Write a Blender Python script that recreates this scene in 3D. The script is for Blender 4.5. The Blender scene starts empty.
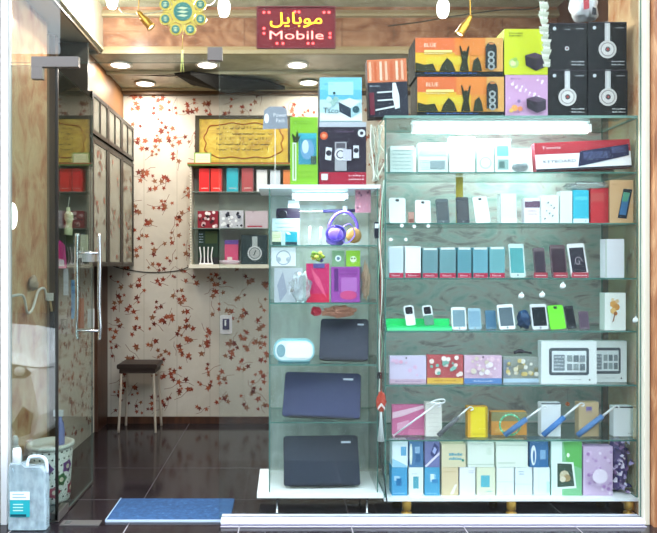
import bpy, math, random
from mathutils import Vector, Matrix, noise

# ------------------------------------------------------------------ camera, world, exposure
SC = bpy.context.scene
COL = SC.collection
F = 644.0; VX = 285.0; VY = 265.0; CY = -3.5; CZ = 1.4      # focal length in px, vanishing point, camera y and height
cd = bpy.data.cameras.new('camera'); cam = bpy.data.objects.new('camera', cd); COL.objects.link(cam)
cam.location = (0, CY, CZ); cam.rotation_euler = (math.pi/2, 0, 0)
cd.sensor_width = 36; cd.lens = F*36/657
cd.shift_x = (328.5-VX)/657; cd.shift_y = -(266.5-VY)/657
cd.clip_start = .05; cd.clip_end = 200
SC.camera = cam
SC.view_settings.view_transform = 'Standard'; SC.view_settings.look = 'None'
SC.view_settings.gamma = 1; SC.view_settings.use_curve_mapping = False
SC.view_settings.exposure = 0.42
SC.cycles.max_bounces = 10; SC.cycles.transparent_max_bounces = 40
SC.cycles.diffuse_bounces = 4; SC.cycles.glossy_bounces = 5
SC.cycles.sample_clamp_indirect = 6
SC.cycles.use_denoising = True
W = bpy.data.worlds.new('sky'); SC.world = W; W.use_nodes = True
W.node_tree.nodes['Background'].inputs[0].default_value = (.80, .90, 1.0, 1)
W.node_tree.nodes['Background'].inputs[1].default_value = 4.2

def area(name, loc, sx, sy, watt, col=(1, 1, 1), rot=(0, 0, 0), parent=None, disk=False):
    l = bpy.data.lights.new(name, 'AREA'); l.energy = watt; l.color = col
    l.shape = 'DISK' if disk else 'RECTANGLE'; l.size = sx
    if not disk: l.size_y = sy
    o = bpy.data.objects.new(name, l); COL.objects.link(o); o.location = loc; o.rotation_euler = rot
    if parent: o.parent = parent
    return o

# ------------------------------------------------------------------ materials
def lin(h):
    h = h.lstrip('#')
    if len(h) == 3: h = ''.join(c*2 for c in h)
    v = [int(h[i:i+2], 16)/255 for i in (0, 2, 4)]
    return tuple((c/12.92 if c <= .04045 else ((c+.055)/1.055)**2.4) for c in v) + (1,)
_M = {}
def mat(h, rough=.45, metal=0.0, emit=0.0, bump=0.0, coat=0.0):
    k = (h, rough, metal, emit, bump, coat)
    if k in _M: return _M[k]
    m = bpy.data.materials.new('paint_'+h.strip('#')); m.use_nodes = True
    nt = m.node_tree; b = nt.nodes['Principled BSDF']
    b.inputs['Base Color'].default_value = lin(h); b.inputs['Roughness'].default_value = rough
    b.inputs['Metallic'].default_value = metal; b.inputs['Specular IOR Level'].default_value = .3 if rough > .3 and not metal else .5; b.inputs['Coat Weight'].default_value = coat
    if emit:
        b.inputs['Emission Color'].default_value = lin(h); b.inputs['Emission Strength'].default_value = emit
    if bump:
        n = nt.nodes.new('ShaderNodeTexNoise'); n.inputs['Scale'].default_value = 60
        bp = nt.nodes.new('ShaderNodeBump'); bp.inputs['Strength'].default_value = bump
        nt.links.new(n.outputs[0], bp.inputs['Height']); nt.links.new(bp.outputs[0], b.inputs['Normal'])
    _M[k] = m; return m

def glass(name, tint, f0=.045, dust=0.0, dustcol='#cfe0dc', rough=0.0):
    if name in _M: return _M[name]
    m = bpy.data.materials.new(name); m.use_nodes = True; nt = m.node_tree; nt.nodes.clear()
    N = nt.nodes.new; L = nt.links.new
    out = N('ShaderNodeOutputMaterial'); tr = N('ShaderNodeBsdfTransparent'); gl = N('ShaderNodeBsdfGlossy')
    tr.inputs[0].default_value = lin(tint); gl.inputs['Roughness'].default_value = rough
    lw = N('ShaderNodeLayerWeight'); lw.inputs[0].default_value = .5
    p = N('ShaderNodeMath'); p.operation = 'POWER'; p.inputs[1].default_value = 5
    mu = N('ShaderNodeMath'); mu.operation = 'MULTIPLY_ADD'; mu.inputs[1].default_value = 1-f0; mu.inputs[2].default_value = f0
    L(lw.outputs['Facing'], p.inputs[0]); L(p.outputs[0], mu.inputs[0])
    mx = N('ShaderNodeMixShader'); L(mu.outputs[0], mx.inputs[0]); L(gl.outputs[0], mx.inputs[2])
    if dust:
        d = N('ShaderNodeBsdfDiffuse'); d.inputs[0].default_value = lin(dustcol)
        m2 = N('ShaderNodeMixShader'); L(tr.outputs[0], m2.inputs[1]); L(d.outputs[0], m2.inputs[2])
        ns = N('ShaderNodeTexNoise'); ns.inputs['Scale'].default_value = 5; ns.inputs['Detail'].default_value = 6
        mm = N('ShaderNodeMath'); mm.operation = 'MULTIPLY'; mm.inputs[1].default_value = dust*2; mm.use_clamp = True
        L(ns.outputs[0], mm.inputs[0]); L(mm.outputs[0], m2.inputs[0]); L(m2.outputs[0], mx.inputs[1])
    else: L(tr.outputs[0], mx.inputs[1])
    L(mx.outputs[0], out.inputs[0]); _M[name] = m; return m

def stone(name, stops, scale=(1, 1, 1), nscale=3.0, dist=1.0, rough=.35, bump=0.0, detail=8):
    m = bpy.data.materials.new(name); m.use_nodes = True; nt = m.node_tree; N = nt.nodes.new; L = nt.links.new
    b = nt.nodes['Principled BSDF']; b.inputs['Roughness'].default_value = rough
    tc = N('ShaderNodeTexCoord'); mp = N('ShaderNodeMapping'); mp.inputs['Scale'].default_value = scale
    ns = N('ShaderNodeTexNoise'); ns.inputs['Scale'].default_value = nscale; ns.inputs['Detail'].default_value = detail
    ns.inputs['Roughness'].default_value = .62; ns.inputs['Distortion'].default_value = dist
    cr = N('ShaderNodeValToRGB'); el = cr.color_ramp.elements
    while len(el) < len(stops): el.new(.5)
    for e, (p, c) in zip(el, stops): e.position = p; e.color = lin(c)
    L(tc.outputs['Object'], mp.inputs[0]); L(mp.outputs[0], ns.inputs[0]); L(ns.outputs[0], cr.inputs[0])
    L(cr.outputs[0], b.inputs['Base Color'])
    if bump:
        bp = N('ShaderNodeBump'); bp.inputs['Strength'].default_value = bump
        L(ns.outputs[0], bp.inputs['Height']); L(bp.outputs[0], b.inputs['Normal'])
    return m

G_WIN = glass('window_glass', '#fafdfc', f0=.042, dust=.004)
G_DOOR = glass('door_glass', '#eef5f2', f0=.075)
G_SHELF = glass('shelf_glass', '#edf6f3', f0=.05, dust=.03, dustcol='#cfe0da')
G_SIDE = glass('side_glass', '#eef5f3', f0=.05, dust=.05, dustcol='#cfdcd8')
G_FROST = glass('frosted_glass', '#e6eeeb', f0=.04, dust=.40, dustcol='#e2ebe8')
G_BAG = glass('clear_film', '#f0f4f5', f0=.12, dust=.16, dustcol='#f2f5f7', rough=.12)
G_JUG = glass('translucent_plastic', '#d5e6ec', f0=.05, dust=.42, dustcol='#cfe2ea', rough=.2)
EDGE = mat('#4f7a72', .2)
WHITE = mat('#f2f2f4', .4); CHROME = mat('#d8dade', .22, 1.0); BRASS = mat('#c9973f', .28, 1.0)
MARBLE = stone('pink_beige_marble', [(.28, '#a05a3c'), (.40, '#cf9068'), (.52, '#dfb48a'), (.66, '#e8c69a'), (.78, '#d08e62')], (1, 1.6, 1.0), 4.5, .6, .22)
FASC = stone('brown_marble', [(.3, '#63402f'), (.45, '#8a604a'), (.6, '#a27a60'), (.75, '#b58f74')], (1, 1, 1.6), 3.0, 2.0, .25)
OUTM = stone('street_marble', [(.3, '#77492f'), (.5, '#a06c48'), (.7, '#c69a72')], (3, 1, .5), 4, 1.5, .3)
PAPER = stone('cream_wallpaper', [(.3, '#bdb3a5'), (.7, '#d0c8bb')], (1, 1, 1), 2, .3, .55)
CEILM = stone('cream_ceiling', [(.35, '#8f8e78'), (.55, '#aeac96'), (.75, '#c4c2ae')], (1, 1, 1), 3.5, 1.5, .3)
FLOORM = stone('dark_tile', [(.3, '#1b1619'), (.55, '#262024'), (.8, '#332b30')], (1, 1, 1), 2.6, 1.2, .13)
WOODD = stone('dark_walnut', [(.3, '#2c1e17'), (.5, '#45301f'), (.8, '#5b412c')], (6, 6, .7), 3, .6, .35)
WOODM = stone('brown_wood', [(.3, '#352018'), (.5, '#4c2f21'), (.8, '#63412e')], (6, 6, .6), 3, .6, .35)
BACKB = stone('cabinet_back_reflections', [(.22, '#7f9491'), (.36, '#b2c4bf'), (.46, '#d0d4cf'), (.54, '#d6ccc7'), (.64, '#a89a9b'), (.78, '#c6cec8')], (.8, 1, 1.9), 3.4, 2.5, .2)  # teal and mauve-brown tones paint reflections into the board's colour
MATB = stone('blue_fibre', [(.3, '#1a3a60'), (.6, '#28507e'), (.8, '#50789c')], (1, 1, 1), 45, 0, .9, bump=.5)
ASPH = stone('pavement', [(.3, '#343232'), (.7, '#484544')], (1, 1, 1), 6, .3, .8)
FACADE = stone('sky_block_facade', [(.3, '#2c2c2a'), (.7, '#474540')], (1, 1, 1), .8, .3, .9)

# ------------------------------------------------------------------ mesh builder
class MB:
    def __init__(s): s.v = []; s.f = []; s.m = []; s.mats = []; s.sm = []
    def mi(s, m):
        if m not in s.mats: s.mats.append(m)
        return s.mats.index(m)
    def add(s, vs, fs, m, smooth=False):
        n = len(s.v); s.v += [tuple(v) for v in vs]; k = s.mi(m)
        for f in fs: s.f.append([n+i for i in f]); s.m.append(k); s.sm.append(smooth)
        return s
    def box(s, x0, y0, z0, x1, y1, z1, m, edge=None):
        vs = [(x, y, z) for x in (x0, x1) for y in (y0, y1) for z in (z0, z1)]
        fs = [(0, 1, 3, 2), (4, 6, 7, 5), (0, 4, 5, 1), (2, 3, 7, 6), (0, 2, 6, 4), (1, 5, 7, 3)]
        if edge is None: return s.add(vs, fs, m)
        d = (x1-x0, y1-y0, z1-z0); ax = d.index(min(d))
        s.add(vs, fs[2*ax:2*ax+2], m)
        return s.add(vs, [f for i, f in enumerate(fs) if i//2 != ax], edge)
    def prism(s, poly, y0, y1, m, smooth=False):       # poly in (x, z)
        n = len(poly); vs = [(x, y0, z) for x, z in poly] + [(x, y1, z) for x, z in poly]
        a = sum(poly[i][0]*poly[(i+1) % n][1]-poly[(i+1) % n][0]*poly[i][1] for i in range(n))
        s.add(vs, [list(range(n)), list(range(2*n-1, n-1, -1))], m)
        k = len(s.v)-2*n; mi = s.mi(m)
        for i in range(n):
            j = (i+1) % n; s.f.append([k+i, k+n+i, k+n+j, k+j]); s.m.append(mi); s.sm.append(smooth)
        return s
    def xform(s, start, M):
        for i in range(start, len(s.v)): s.v[i] = tuple(M @ Vector(s.v[i]))
        return s
    def lathe(s, prof, m, c=(0, 0, 0), n=20, M=None, smooth=True):
        k = len(s.v); vs = []
        for r, z in prof:
            for i in range(n):
                a = 2*math.pi*i/n; vs.append((c[0]+r*math.cos(a), c[1]+r*math.sin(a), c[2]+z))
        fs = []
        for j in range(len(prof)-1):
            for i in range(n):
                i2 = (i+1) % n; fs.append((j*n+i, j*n+i2, (j+1)*n+i2, (j+1)*n+i))
        if prof[0][0] > 1e-4: fs.append(tuple(range(n-1, -1, -1)))
        if prof[-1][0] > 1e-4: fs.append(tuple((len(prof)-1)*n+i for i in range(n)))
        s.add(vs, fs, m, smooth)
        if M is not None: s.xform(k, M)
        return s
    def tube(s, pts, r, m, n=8, spline=True):
        P = [Vector(p) for p in pts]
        if spline and len(P) > 2:
            Q = []
            for i in range(len(P)-1):
                p0 = P[max(i-1, 0)]; p1 = P[i]; p2 = P[i+1]; p3 = P[min(i+2, len(P)-1)]
                for t in [j/6 for j in range(6)]:
                    Q.append(.5*((2*p1)+(p2-p0)*t+(2*p0-5*p1+4*p2-p3)*t*t+(3*p1-p0-3*p2+p3)*t**3))
            Q.append(P[-1]); P = Q
        vs = []; up = None
        for i, p in enumerate(P):
            d = (P[min(i+1, len(P)-1)]-P[max(i-1, 0)])
            d = d.normalized() if d.length > 1e-9 else Vector((0, 0, 1))
            if up is None: up = Vector((0, 0, 1)) if abs(d.z) < .9 else Vector((0, 1, 0))
            a = d.cross(up)
            if a.length < 1e-5: a = d.orthogonal()
            a.normalize(); b = d.cross(a); up = -b if b.dot(up) < 0 else b
            rr = r[min(i*len(r)//len(P), len(r)-1)] if isinstance(r, (list, tuple)) else r
            for k in range(n):
                t = 2*math.pi*k/n; vs.append(p+(a*math.cos(t)+b*math.sin(t))*rr)
        fs = [(j*n+i, j*n+(i+1) % n, (j+1)*n+(i+1) % n, (j+1)*n+i) for j in range(len(P)-1) for i in range(n)]
        fs += [tuple(range(n-1, -1, -1)), tuple((len(P)-1)*n+i for i in range(n))]
        return s.add(vs, fs, m, True)
    def text(s, body, x, z, h, y, m, width=None, flatm=None, thick=0.0):   # faces -Y, left edge x, baseline z, cap height h
        cu = bpy.data.curves.new('lettering', 'FONT'); cu.body = body; cu.resolution_u = 2; cu.extrude = 0
        o = bpy.data.objects.new('lettering', cu); me = bpy.data.meshes.new_from_object(o)
        vs = [v.co.copy() for v in me.vertices]; fs = [list(p.vertices) for p in me.polygons]
        bpy.data.objects.remove(o); bpy.data.curves.remove(cu); bpy.data.meshes.remove(me)
        if not vs: return s
        x0 = min(v.x for v in vs); x1 = max(v.x for v in vs); k = h/.70
        kx = k if width is None else width/max(x1-x0, 1e-6)
        return s.add([(x+(v.x-x0)*kx, y, z+v.y*k) for v in vs], fs, m)
    def blob(s, c, r, m, seed=0, amp=.15, fr=2.5, sub=3, smooth=True, flat=None):
        import bmesh
        bm = bmesh.new(); bmesh.ops.create_icosphere(bm, subdivisions=sub, radius=1)
        vs = []
        for v in bm.verts:
            d = v.co.normalized(); k = 1+amp*noise.noise(d*fr+Vector((seed*7.3, seed*3.1, 0)))*2
            p = [d[i]*r[i]*k for i in range(3)]
            if flat is not None and p[2] < -flat: p[2] = -flat
            vs.append((c[0]+p[0], c[1]+p[1], c[2]+p[2]))
        fs = [[v.index for v in f.verts] for f in bm.faces]; bm.free()
        return s.add(vs, fs, m, smooth)
    def obj(s, name, parent=None, loc=(0, 0, 0), rot=(0, 0, 0)):
        me = bpy.data.meshes.new(name)
        me.from_pydata(s.v, [], s.f)
        for m in s.mats: me.materials.append(m)
        me.polygons.foreach_set('material_index', s.m); me.polygons.foreach_set('use_smooth', s.sm)
        me.update()
        o = bpy.data.objects.new(name, me); COL.objects.link(o); o.location = loc; o.rotation_euler = rot
        if parent: o.parent = parent
        return o

def rrect(w, h, r, n=5, x=0, z=0):
    p = []
    for cx, cz, a0 in ((w/2-r, h/2-r, 0), (-w/2+r, h/2-r, 90), (-w/2+r, -h/2+r, 180), (w/2-r, -h/2+r, 270)):
        for i in range(n+1):
            a = math.radians(a0+90*i/n); p.append((x+cx+r*math.cos(a), z+cz+r*math.sin(a)))
    return p
def ell(cx, cz, rx, rz, n=20): return [(cx+rx*math.cos(2*math.pi*i/n), cz+rz*math.sin(2*math.pi*i/n)) for i in range(n)]

def tag(o, label, cat, group=None):
    o['label'] = label; o['category'] = cat
    if group: o['group'] = group
    return o
def thing(name, label, cat, loc=(0, 0, 0), rot=(0, 0, 0), group=None):
    o = bpy.data.objects.new(name, None); COL.objects.link(o); o.location = loc; o.rotation_euler = rot
    o.empty_display_size = .05
    return tag(o, label, cat, group)
def struct(name, mb):
    o = mb.obj(name); o['kind'] = 'structure'; return o

def sc(Y): return F/(Y-CY)
def px(p, Y): return (p-VX)/sc(Y)
def pz(p, Y): return CZ-(p-VY)/sc(Y)

# ------------------------------------------------------------------ wallpaper leaves
LEAF = [mat('#8f3e2b', .6), mat('#a0553a', .6), mat('#702f24', .6), mat('#8c5a40', .6)]
def leaves(mb, plane, u0, u1, v0, v1, seed, flip=1, dens=1.0, cell=.165, mats=LEAF, sz=1.0):
    """plane(u, v, k) -> 3D point, k lifts off the surface"""
    R = random.Random(seed)
    nu = max(1, int((u1-u0)/cell)); nv = max(1, int((v1-v0)/cell))
    for i in range(nu+1):
        for j in range(nv+1):
            if R.random() > dens: continue
            cu = u0+(i+R.uniform(.15, .85))*cell; cv = v0+(j+(.5 if i % 2 else 0)+R.uniform(-.3, .3))*cell
            # twig
            a = R.uniform(0, 6.28); L = R.uniform(.05, .10)*sz
            q = [(cu+math.cos(a)*L*t+math.cos(a+1.5)*.012*math.sin(3*t), cv+math.sin(a)*L*t+math.sin(a+1.5)*.012*math.sin(3*t)) for t in (-1, -.3, .3, 1)]
            for p, r in zip(q, q[1:]):
                dx, dy = r[0]-p[0], r[1]-p[1]; l = math.hypot(dx, dy)+1e-9; nx, ny = -dy/l*.0016, dx/l*.0016
                quad = [(p[0]-nx, p[1]-ny), (r[0]-nx, r[1]-ny), (r[0]+nx, r[1]+ny), (p[0]+nx, p[1]+ny)]
                if all(u0 < x < u1 and v0 < y < v1 for x, y in quad):
                    mb.add([plane(x, y, .0006) for x, y in quad], [(0, 1, 2, 3)], mats[2])
            for k in range(R.choice((3, 4, 5, 6))):
                r = R.uniform(.018, .036)*sz; x = cu+R.uniform(-.06, .06)*sz; y = cv+R.uniform(-.06, .06)*sz
                if not (u0+r < x < u1-r and v0+r < y < v1-r): continue
                t0 = R.uniform(0, 6.28); pts = []
                for n_ in range(10):
                    aa = t0+n_*math.pi/5; rr = r*(1, .42)[n_ % 2]*(1 if n_ != 4 else .7)
                    pts.append(plane(x+rr*math.cos(aa), y+rr*math.sin(aa), .001+.0003*k))
                mb.add(pts, [tuple(range(10))], R.choice(mats))

# ------------------------------------------------------------------ the setting
XL, XR, YB, ZC = -1.60, 2.005, 2.2, 2.95
# floor
fl = MB().box(-2.2, -.04, -.06, 2.6, YB+.05, 0, FLOORM)
JT = mat('#554f53', .5)
for k in range(0, 3):
    x = -.845+k*1.2
    if XL < x < XR: fl.add([(x-.0022, -.04, .0006), (x+.0022, -.04, .0006), (x+.0022, YB, .0006), (x-.0022, YB, .0006)], [(0, 1, 2, 3)], JT)
for y in (.34, .94):
    fl.add([(XL, y-.003, .0006), (XR, y-.003, .0006), (XR, y+.003, .0006), (XL, y+.003, .0006)], [(0, 1, 2, 3)], JT)
struct('floor', fl)
gr = MB().box(-14, -16, -.2, 14, -.04, -.012, ASPH); struct('ground', gr)
st = MB().box(-3.2, -1.1, -.011, 3.4, -.041, -.001, FLOORM)
for x in (-2.045, -1.445, -.845, -.245, .355, .955, 1.555, 2.155):
    st.add([(x-.0035, -1.1, .0001), (x+.0035, -1.1, .0001), (x+.0035, -.041, .0001), (x-.0035, -.041, .0001)], [(0, 1, 2, 3)], mat('#8a8587', .5))
struct('trim_1', st)
# back wall with wallpaper panels
bw = MB().box(XL-.05, YB, 0, XR+.05, YB+.08, 3.4, PAPER)
for k in range(-6, 8):
    x = -.08+k*.292
    if XL < x < XR: bw.add([(x-.0018, YB-.0005, .06), (x+.0018, YB-.0005, .06), (x+.0018, YB-.0005, ZC), (x-.0018, YB-.0005, ZC)], [(0, 1, 2, 3)], mat('#a59c8c', .6))
leaves(bw, lambda u, v, k: (u, YB-k, v), XL+.02, XR-.02, .07, ZC, 4)
struct('wall_back', bw)
# left wall
lw = MB().box(XL-.08, 0, 0, XL, YB, 3.4, PAPER)
leaves(lw, lambda u, v, k: (XL+k, u, v), .8, 1.9, .07, 1.39, 9)
struct('wall_left', lw)
struct('wall_marble', MB().box(XL, 0, 0, XL+.05, .70, 3.4, MARBLE))
struct('trim_2', MB().box(XL, .70, 0, XL+.10, .76, 2.9, WOODD).box(XL+.05, .695, 0, XL+.062, .70, 2.9, mat('#8f7d62', .3)))
struct('trim_3', MB().box(XL, 1.9, 0, XL+.03, YB, 1.388, WOODM))
struct('baseboard_back', MB().box(XL+.03, YB-.015, 0, XR, YB, .06, WOODM))
rw = MB().box(XR, 0, 0, XR+.08, YB, 3.4, WOODM); struct('wall_right', rw)
struct('wall_right_marble', MB().box(XR-.022, .02, 0, XR, .45, 3.4, MARBLE))
# outside pillars
struct('wall_outside_right', MB().box(1.972, -.06, -.01, XR+1.4, 0, 4.2, OUTM))
struct('wall_outside_left', MB().box(-3.4, -.06, -.01, -1.545, 0, 4.2, mat('#cfc7ba', .6)))
struct('wall_over_shop', MB().box(-3.4, -.06, 3.42, XR+1.4, .02, 6, mat('#8f8a80', .7)))
# ceilings
ce = MB().box(XL, 1.24, ZC, XR, YB, ZC+.06, CEILM)
ce.box(XL, 1.655, ZC-.022, XR, 1.685, ZC, mat('#a3a087', .4)).box(XL, YB-.05, ZC-.05, XR, YB, ZC, mat('#5e4733', .4)).box(XL, YB-.065, ZC-.022, XR, YB-.05, ZC, mat('#c8b795', .4))
leaves(ce, lambda u, v, k: (u, v, ZC-k), -1.3, 1.2, 1.72, 2.12, 77, dens=.55, mats=[mat('#9a8a6c', .5), mat('#8d7a5c', .5), mat('#7b6a4e', .5)])
struct('ceiling', ce)
struct('ceiling_front', MB().box(XL, 0, 3.30, XR, 1.26, 3.42, CEILM))
fa = MB().box(-1.34, 1.24, ZC+.05, XR, 1.27, 3.30, FASC)
for x in (-1.0, -.66, -.3, .05, .42, .8, 1.2, 1.6):
    fa.add([(x-.002, 1.2395, ZC+.05), (x+.002, 1.2395, ZC+.05), (x+.002, 1.2395, 3.27), (x-.002, 1.2395, 3.27)], [(0, 1, 2, 3)], mat('#5d4334', .5))
fa.add([(-1.34, 1.2394, 3.12), (XR, 1.2394, 3.12), (XR, 1.2394, 3.123), (-1.34, 1.2394, 3.123)], [(0, 1, 2, 3)], mat('#5d4334', .5))
struct('trim_4', fa)
struct('trim_5', MB().box(-1.34, 1.205, ZC-.005, XR, 1.24, ZC+.02, mat('#a3977a', .4)).box(-1.34, 1.215, ZC+.02, XR, 1.24, ZC+.05, mat('#a08d6a', .35)))
struct('trim_6', MB().box(-1.34, 1.20, 3.22, XR, 1.24, 3.235, mat('#a3977a', .4)).box(-1.34, 1.21, 3.235, XR, 1.24, 3.265, mat('#8d7c60', .35)))
sf = MB().box(XL, 0.02, 2.98, -1.34, 1.24, 3.30, mat('#b3a996', .4))
sf.box(-1.345, 0.02, 2.965, -1.325, 1.2, 2.985, mat('#d2c8ac', .35)).box(-1.36, 0.02, 2.94, -1.345, 1.2, 2.98, mat('#6f6350', .4))
struct('ceiling_left_soffit', sf)
# shop window and frames
FR = mat('#e9e9ec', .35); FRL = mat('#d9d6e6', .35)
def pane(x0, x1, z0, z1, n):
    struct('window_%d' % n, MB().box(x0, 0, z0, x1, .01, z1, G_WIN, EDGE))
pane(-.357, 1.935, .03, 3.42, 1)
struct('window_2', MB().box(-1.5, 0, .005, -1.245, .01, 2.485, glass('tinted_glass', '#e4ebe9', f0=.15), EDGE))
pane(-1.5, -.362, 2.50, 3.42, 3)
struct('trim_7', MB().box(-1.532, -.03, -.01, -1.50, .03, 3.42, FR).box(-1.499, -.012, -.01, -1.492, .02, 3.42, mat('#b9b9b4', .3)))
struct('trim_8', MB().box(1.938, -.03, -.01, 1.965, .03, 3.42, mat('#d9d3c0', .35)).box(1.966, -.02, -.01, 1.97, .02, 3.42, mat('#8a7a6a', .4)))
sl = MB().box(-.345, -.035, -.002, 1.935, .045, .03, FRL).box(-.345, -.045, .012, 1.935, -.035, .022, mat('#f4f4f6', .3)).box(-.345, -.06, -.012, 1.935, -.0355, .0, mat('#a7a2b4', .4))
struct('trim_9', sl)
# patch fittings
STEEL = mat('#6f6864', .4, .5)
def patch(boxes, label):
    b = MB()
    for q in boxes: b.box(*q, STEEL)
    tag(b.obj('patch_fitting'), label, 'fitting')
patch([(-1.375, -.012, 2.475, -1.12, .022, 2.53), (-1.375, -.012, 2.41, -1.315, .022, 2.4745)], 'L-shaped metal glass clamp above the open door')
patch([(-.42, -.012, 2.51, -.34, .022, 2.58)], 'small square metal clamp on the seam of the tall glass panes')

# ------------------------------------------------------------------ street: unseen facade opposite, added and sized to block sky reflection; parked car
struct('wall_sky_block', MB().box(-6.6, -16, -.1, 14, -15.4, 9.4, FACADE).box(-14, -16, -.1, -6.6, -15.4, 7.6, mat('#45433c', .9)))
def build_car():
    t = thing('car', 'white parked hatchback reflected in the narrow glass beside the door', 'car', (-1.63, -.80, 0))
    P = mat('#fafbfd', .35, 0, 0, 0, .6); DK = mat('#1c1e22', .3); GL = mat('#20262c', .08)
    t.scale = (1, 1, .91)
    # side outline (x from nose 0 going -x), z
    low = [(0.0, .42), (-.02, .55), (-.06, .76), (-.22, .86), (-.6, .94), (-1.05, .98), (-1.5, 1.01), (-3.4, 1.03), (-3.75, .98), (-3.85, .75), (-3.85, .35), (-3.7, .24),
           (-3.42, .24), (-3.36, .45), (-3.2, .60), (-3.0, .64), (-2.8, .60), (-2.64, .45), (-2.58, .22), (-1.14, .20), (-1.08, .45), (-.92, .60), (-.72, .64), (-.52, .60), (-.38, .45), (-.30, .20), (-.1, .20), (-.03, .28)]
    def shell(poly, m, ys, ins):
        b = MB(); n = len(poly); cx = sum(p[0] for p in poly)/n; cz = sum(p[1] for p in poly)/n
        vs = []
        for y, k in zip(ys, ins):
            for x, z in poly:
                vs.append((x+(k if x < cx else -k)*(1 if abs(x-cx) > .5 else .3)*1.6, y, z-(k if z > cz else 0)))
        fs = [(j*n+i, j*n+(i+1) % n, (j+1)*n+(i+1) % n, (j+1)*n+i) for j in range(len(ys)-1) for i in range(n)]
        fs += [tuple(range(n)), tuple((len(ys)-1)*n+i for i in range(n-1, -1, -1))]
        return b.add(vs, fs, m, False)
    b = shell(low, P, (0, -.05, -.2, -1.5, -1.65, -1.7), (.07, .02, 0, 0, .02, .07)); b.obj('body', t)
    cab = [(-1.15, .97), (-1.75, 1.38), (-2.1, 1.47), (-3.0, 1.47), (-3.4, 1.35), (-3.7, 1.0)]
    shell(cab, GL, (-.12, -.2, -1.5, -1.58), (.07, 0, 0, .07)).obj('windows', t)
    shell([(-1.85, 1.42), (-2.1, 1.49), (-3.0, 1.49), (-3.35, 1.39)], P, (-.2, -.26, -1.44, -1.5), (.02, 0, 0, .02)).obj('roof', t)
    for x in (-.72, -3.0):
        for y in (-.12, -1.58):
            M = Matrix.Translation((x, y, .30)) @ Matrix.Rotation(math.pi/2, 4, 'X')
            w = MB().lathe([(.2, -.1), (.29, -.1), (.30, 0), (.29, .1), (.2, .1)], DK, M=M, n=28).obj('wheel', t)
            MB().lathe([(.02, -.11), (.19, -.105), (.19, .105), (.02, .11)], mat('#b4b8be', .3, .8), M=M, n=20).obj('hubcap', w)
    hl = MB().add([(-.06, .006, .745), (-.10, .012, .705), (-.24, .012, .71), (-.36, .012, .78), (-.28, .010, .825), (-.11, .006, .80)], [(0, 1, 2, 3, 4, 5)], mat('#4a4e54', .3))
    hl.v = [(x, y+(.0), z) for x, y, z in hl.v]
    h = hl.obj('headlight', t)
    for cx, r in ((-.14, .035), (-.25, .045)):
        MB().lathe([(.001, .012), (r, .004), (r, -.01)], mat('#f4f6f8', .3), M=Matrix.Translation((cx, .012, .76)) @ Matrix.Rotation(-math.pi/2, 4, 'X'), n=16).obj('lamp', h)
    MB().add([(-.05, .004, .45), (-.12, .004, .50), (-.2, .004, .36), (-.16, .004, .27), (-.07, .004, .3)], [(0, 1, 2, 3, 4)], mat('#4a4744', .5)).obj('fog_lamp', t)
    MB().tube([(-.02, -.3, .74), (-.10, -.05, .78), (-.55, .0, .88), (-1.1, -.02, .96)], .006, mat('#8f949a', .4)).obj('bonnet_seam', t)
build_car()

# ------------------------------------------------------------------ glass door
dr = thing('glass_door', 'frameless glass door standing open with a pair of tall steel pull bars', 'door', (-1.24, .0, 0))
MB().box(-.005, .012, .012, .005, .64, 2.465, G_DOOR, mat('#5a6460', .3)).obj('pane', dr)
MB().box(-.009, 0, .012, .0055, .012, 2.47, mat('#17140f', .3)).obj('edge_seal', dr)
for s_ in (-.072, .068):
    MB().tube([(s_, .56, .93), (s_*1.10, .56, 1.0), (s_*1.0, .56, 1.15), (s_*1.04, .56, 1.4), (s_*1.0, .56, 1.6)], .0125, CHROME, 12).obj('pull_bar', dr)
for z in (1.475, .985):
    MB().tube([(-.07, .56, z), (.066, .56, z)], .008, CHROME, 8, False).obj('standoff', dr)
lk = MB().box(-.03, .53, 1.42, .03, .59, 1.47, mat('#cfd3d6', .3, .7)); lk.obj('lock', dr)
MB().box(-.03, .0, .003, .01, .16, .05, STEEL).obj('bottom_clamp', dr)
tag(MB().box(-1.21, -.045, .0006, -1.0, .02, .006, mat('#8c8886', .35, .7)).box(-1.19, -.03, .006, -1.16, .005, .0075, mat('#555', .4)).obj('floor_plate'), 'brushed metal spring cover plate in the tiles below the open door', 'floor plate')
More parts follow.
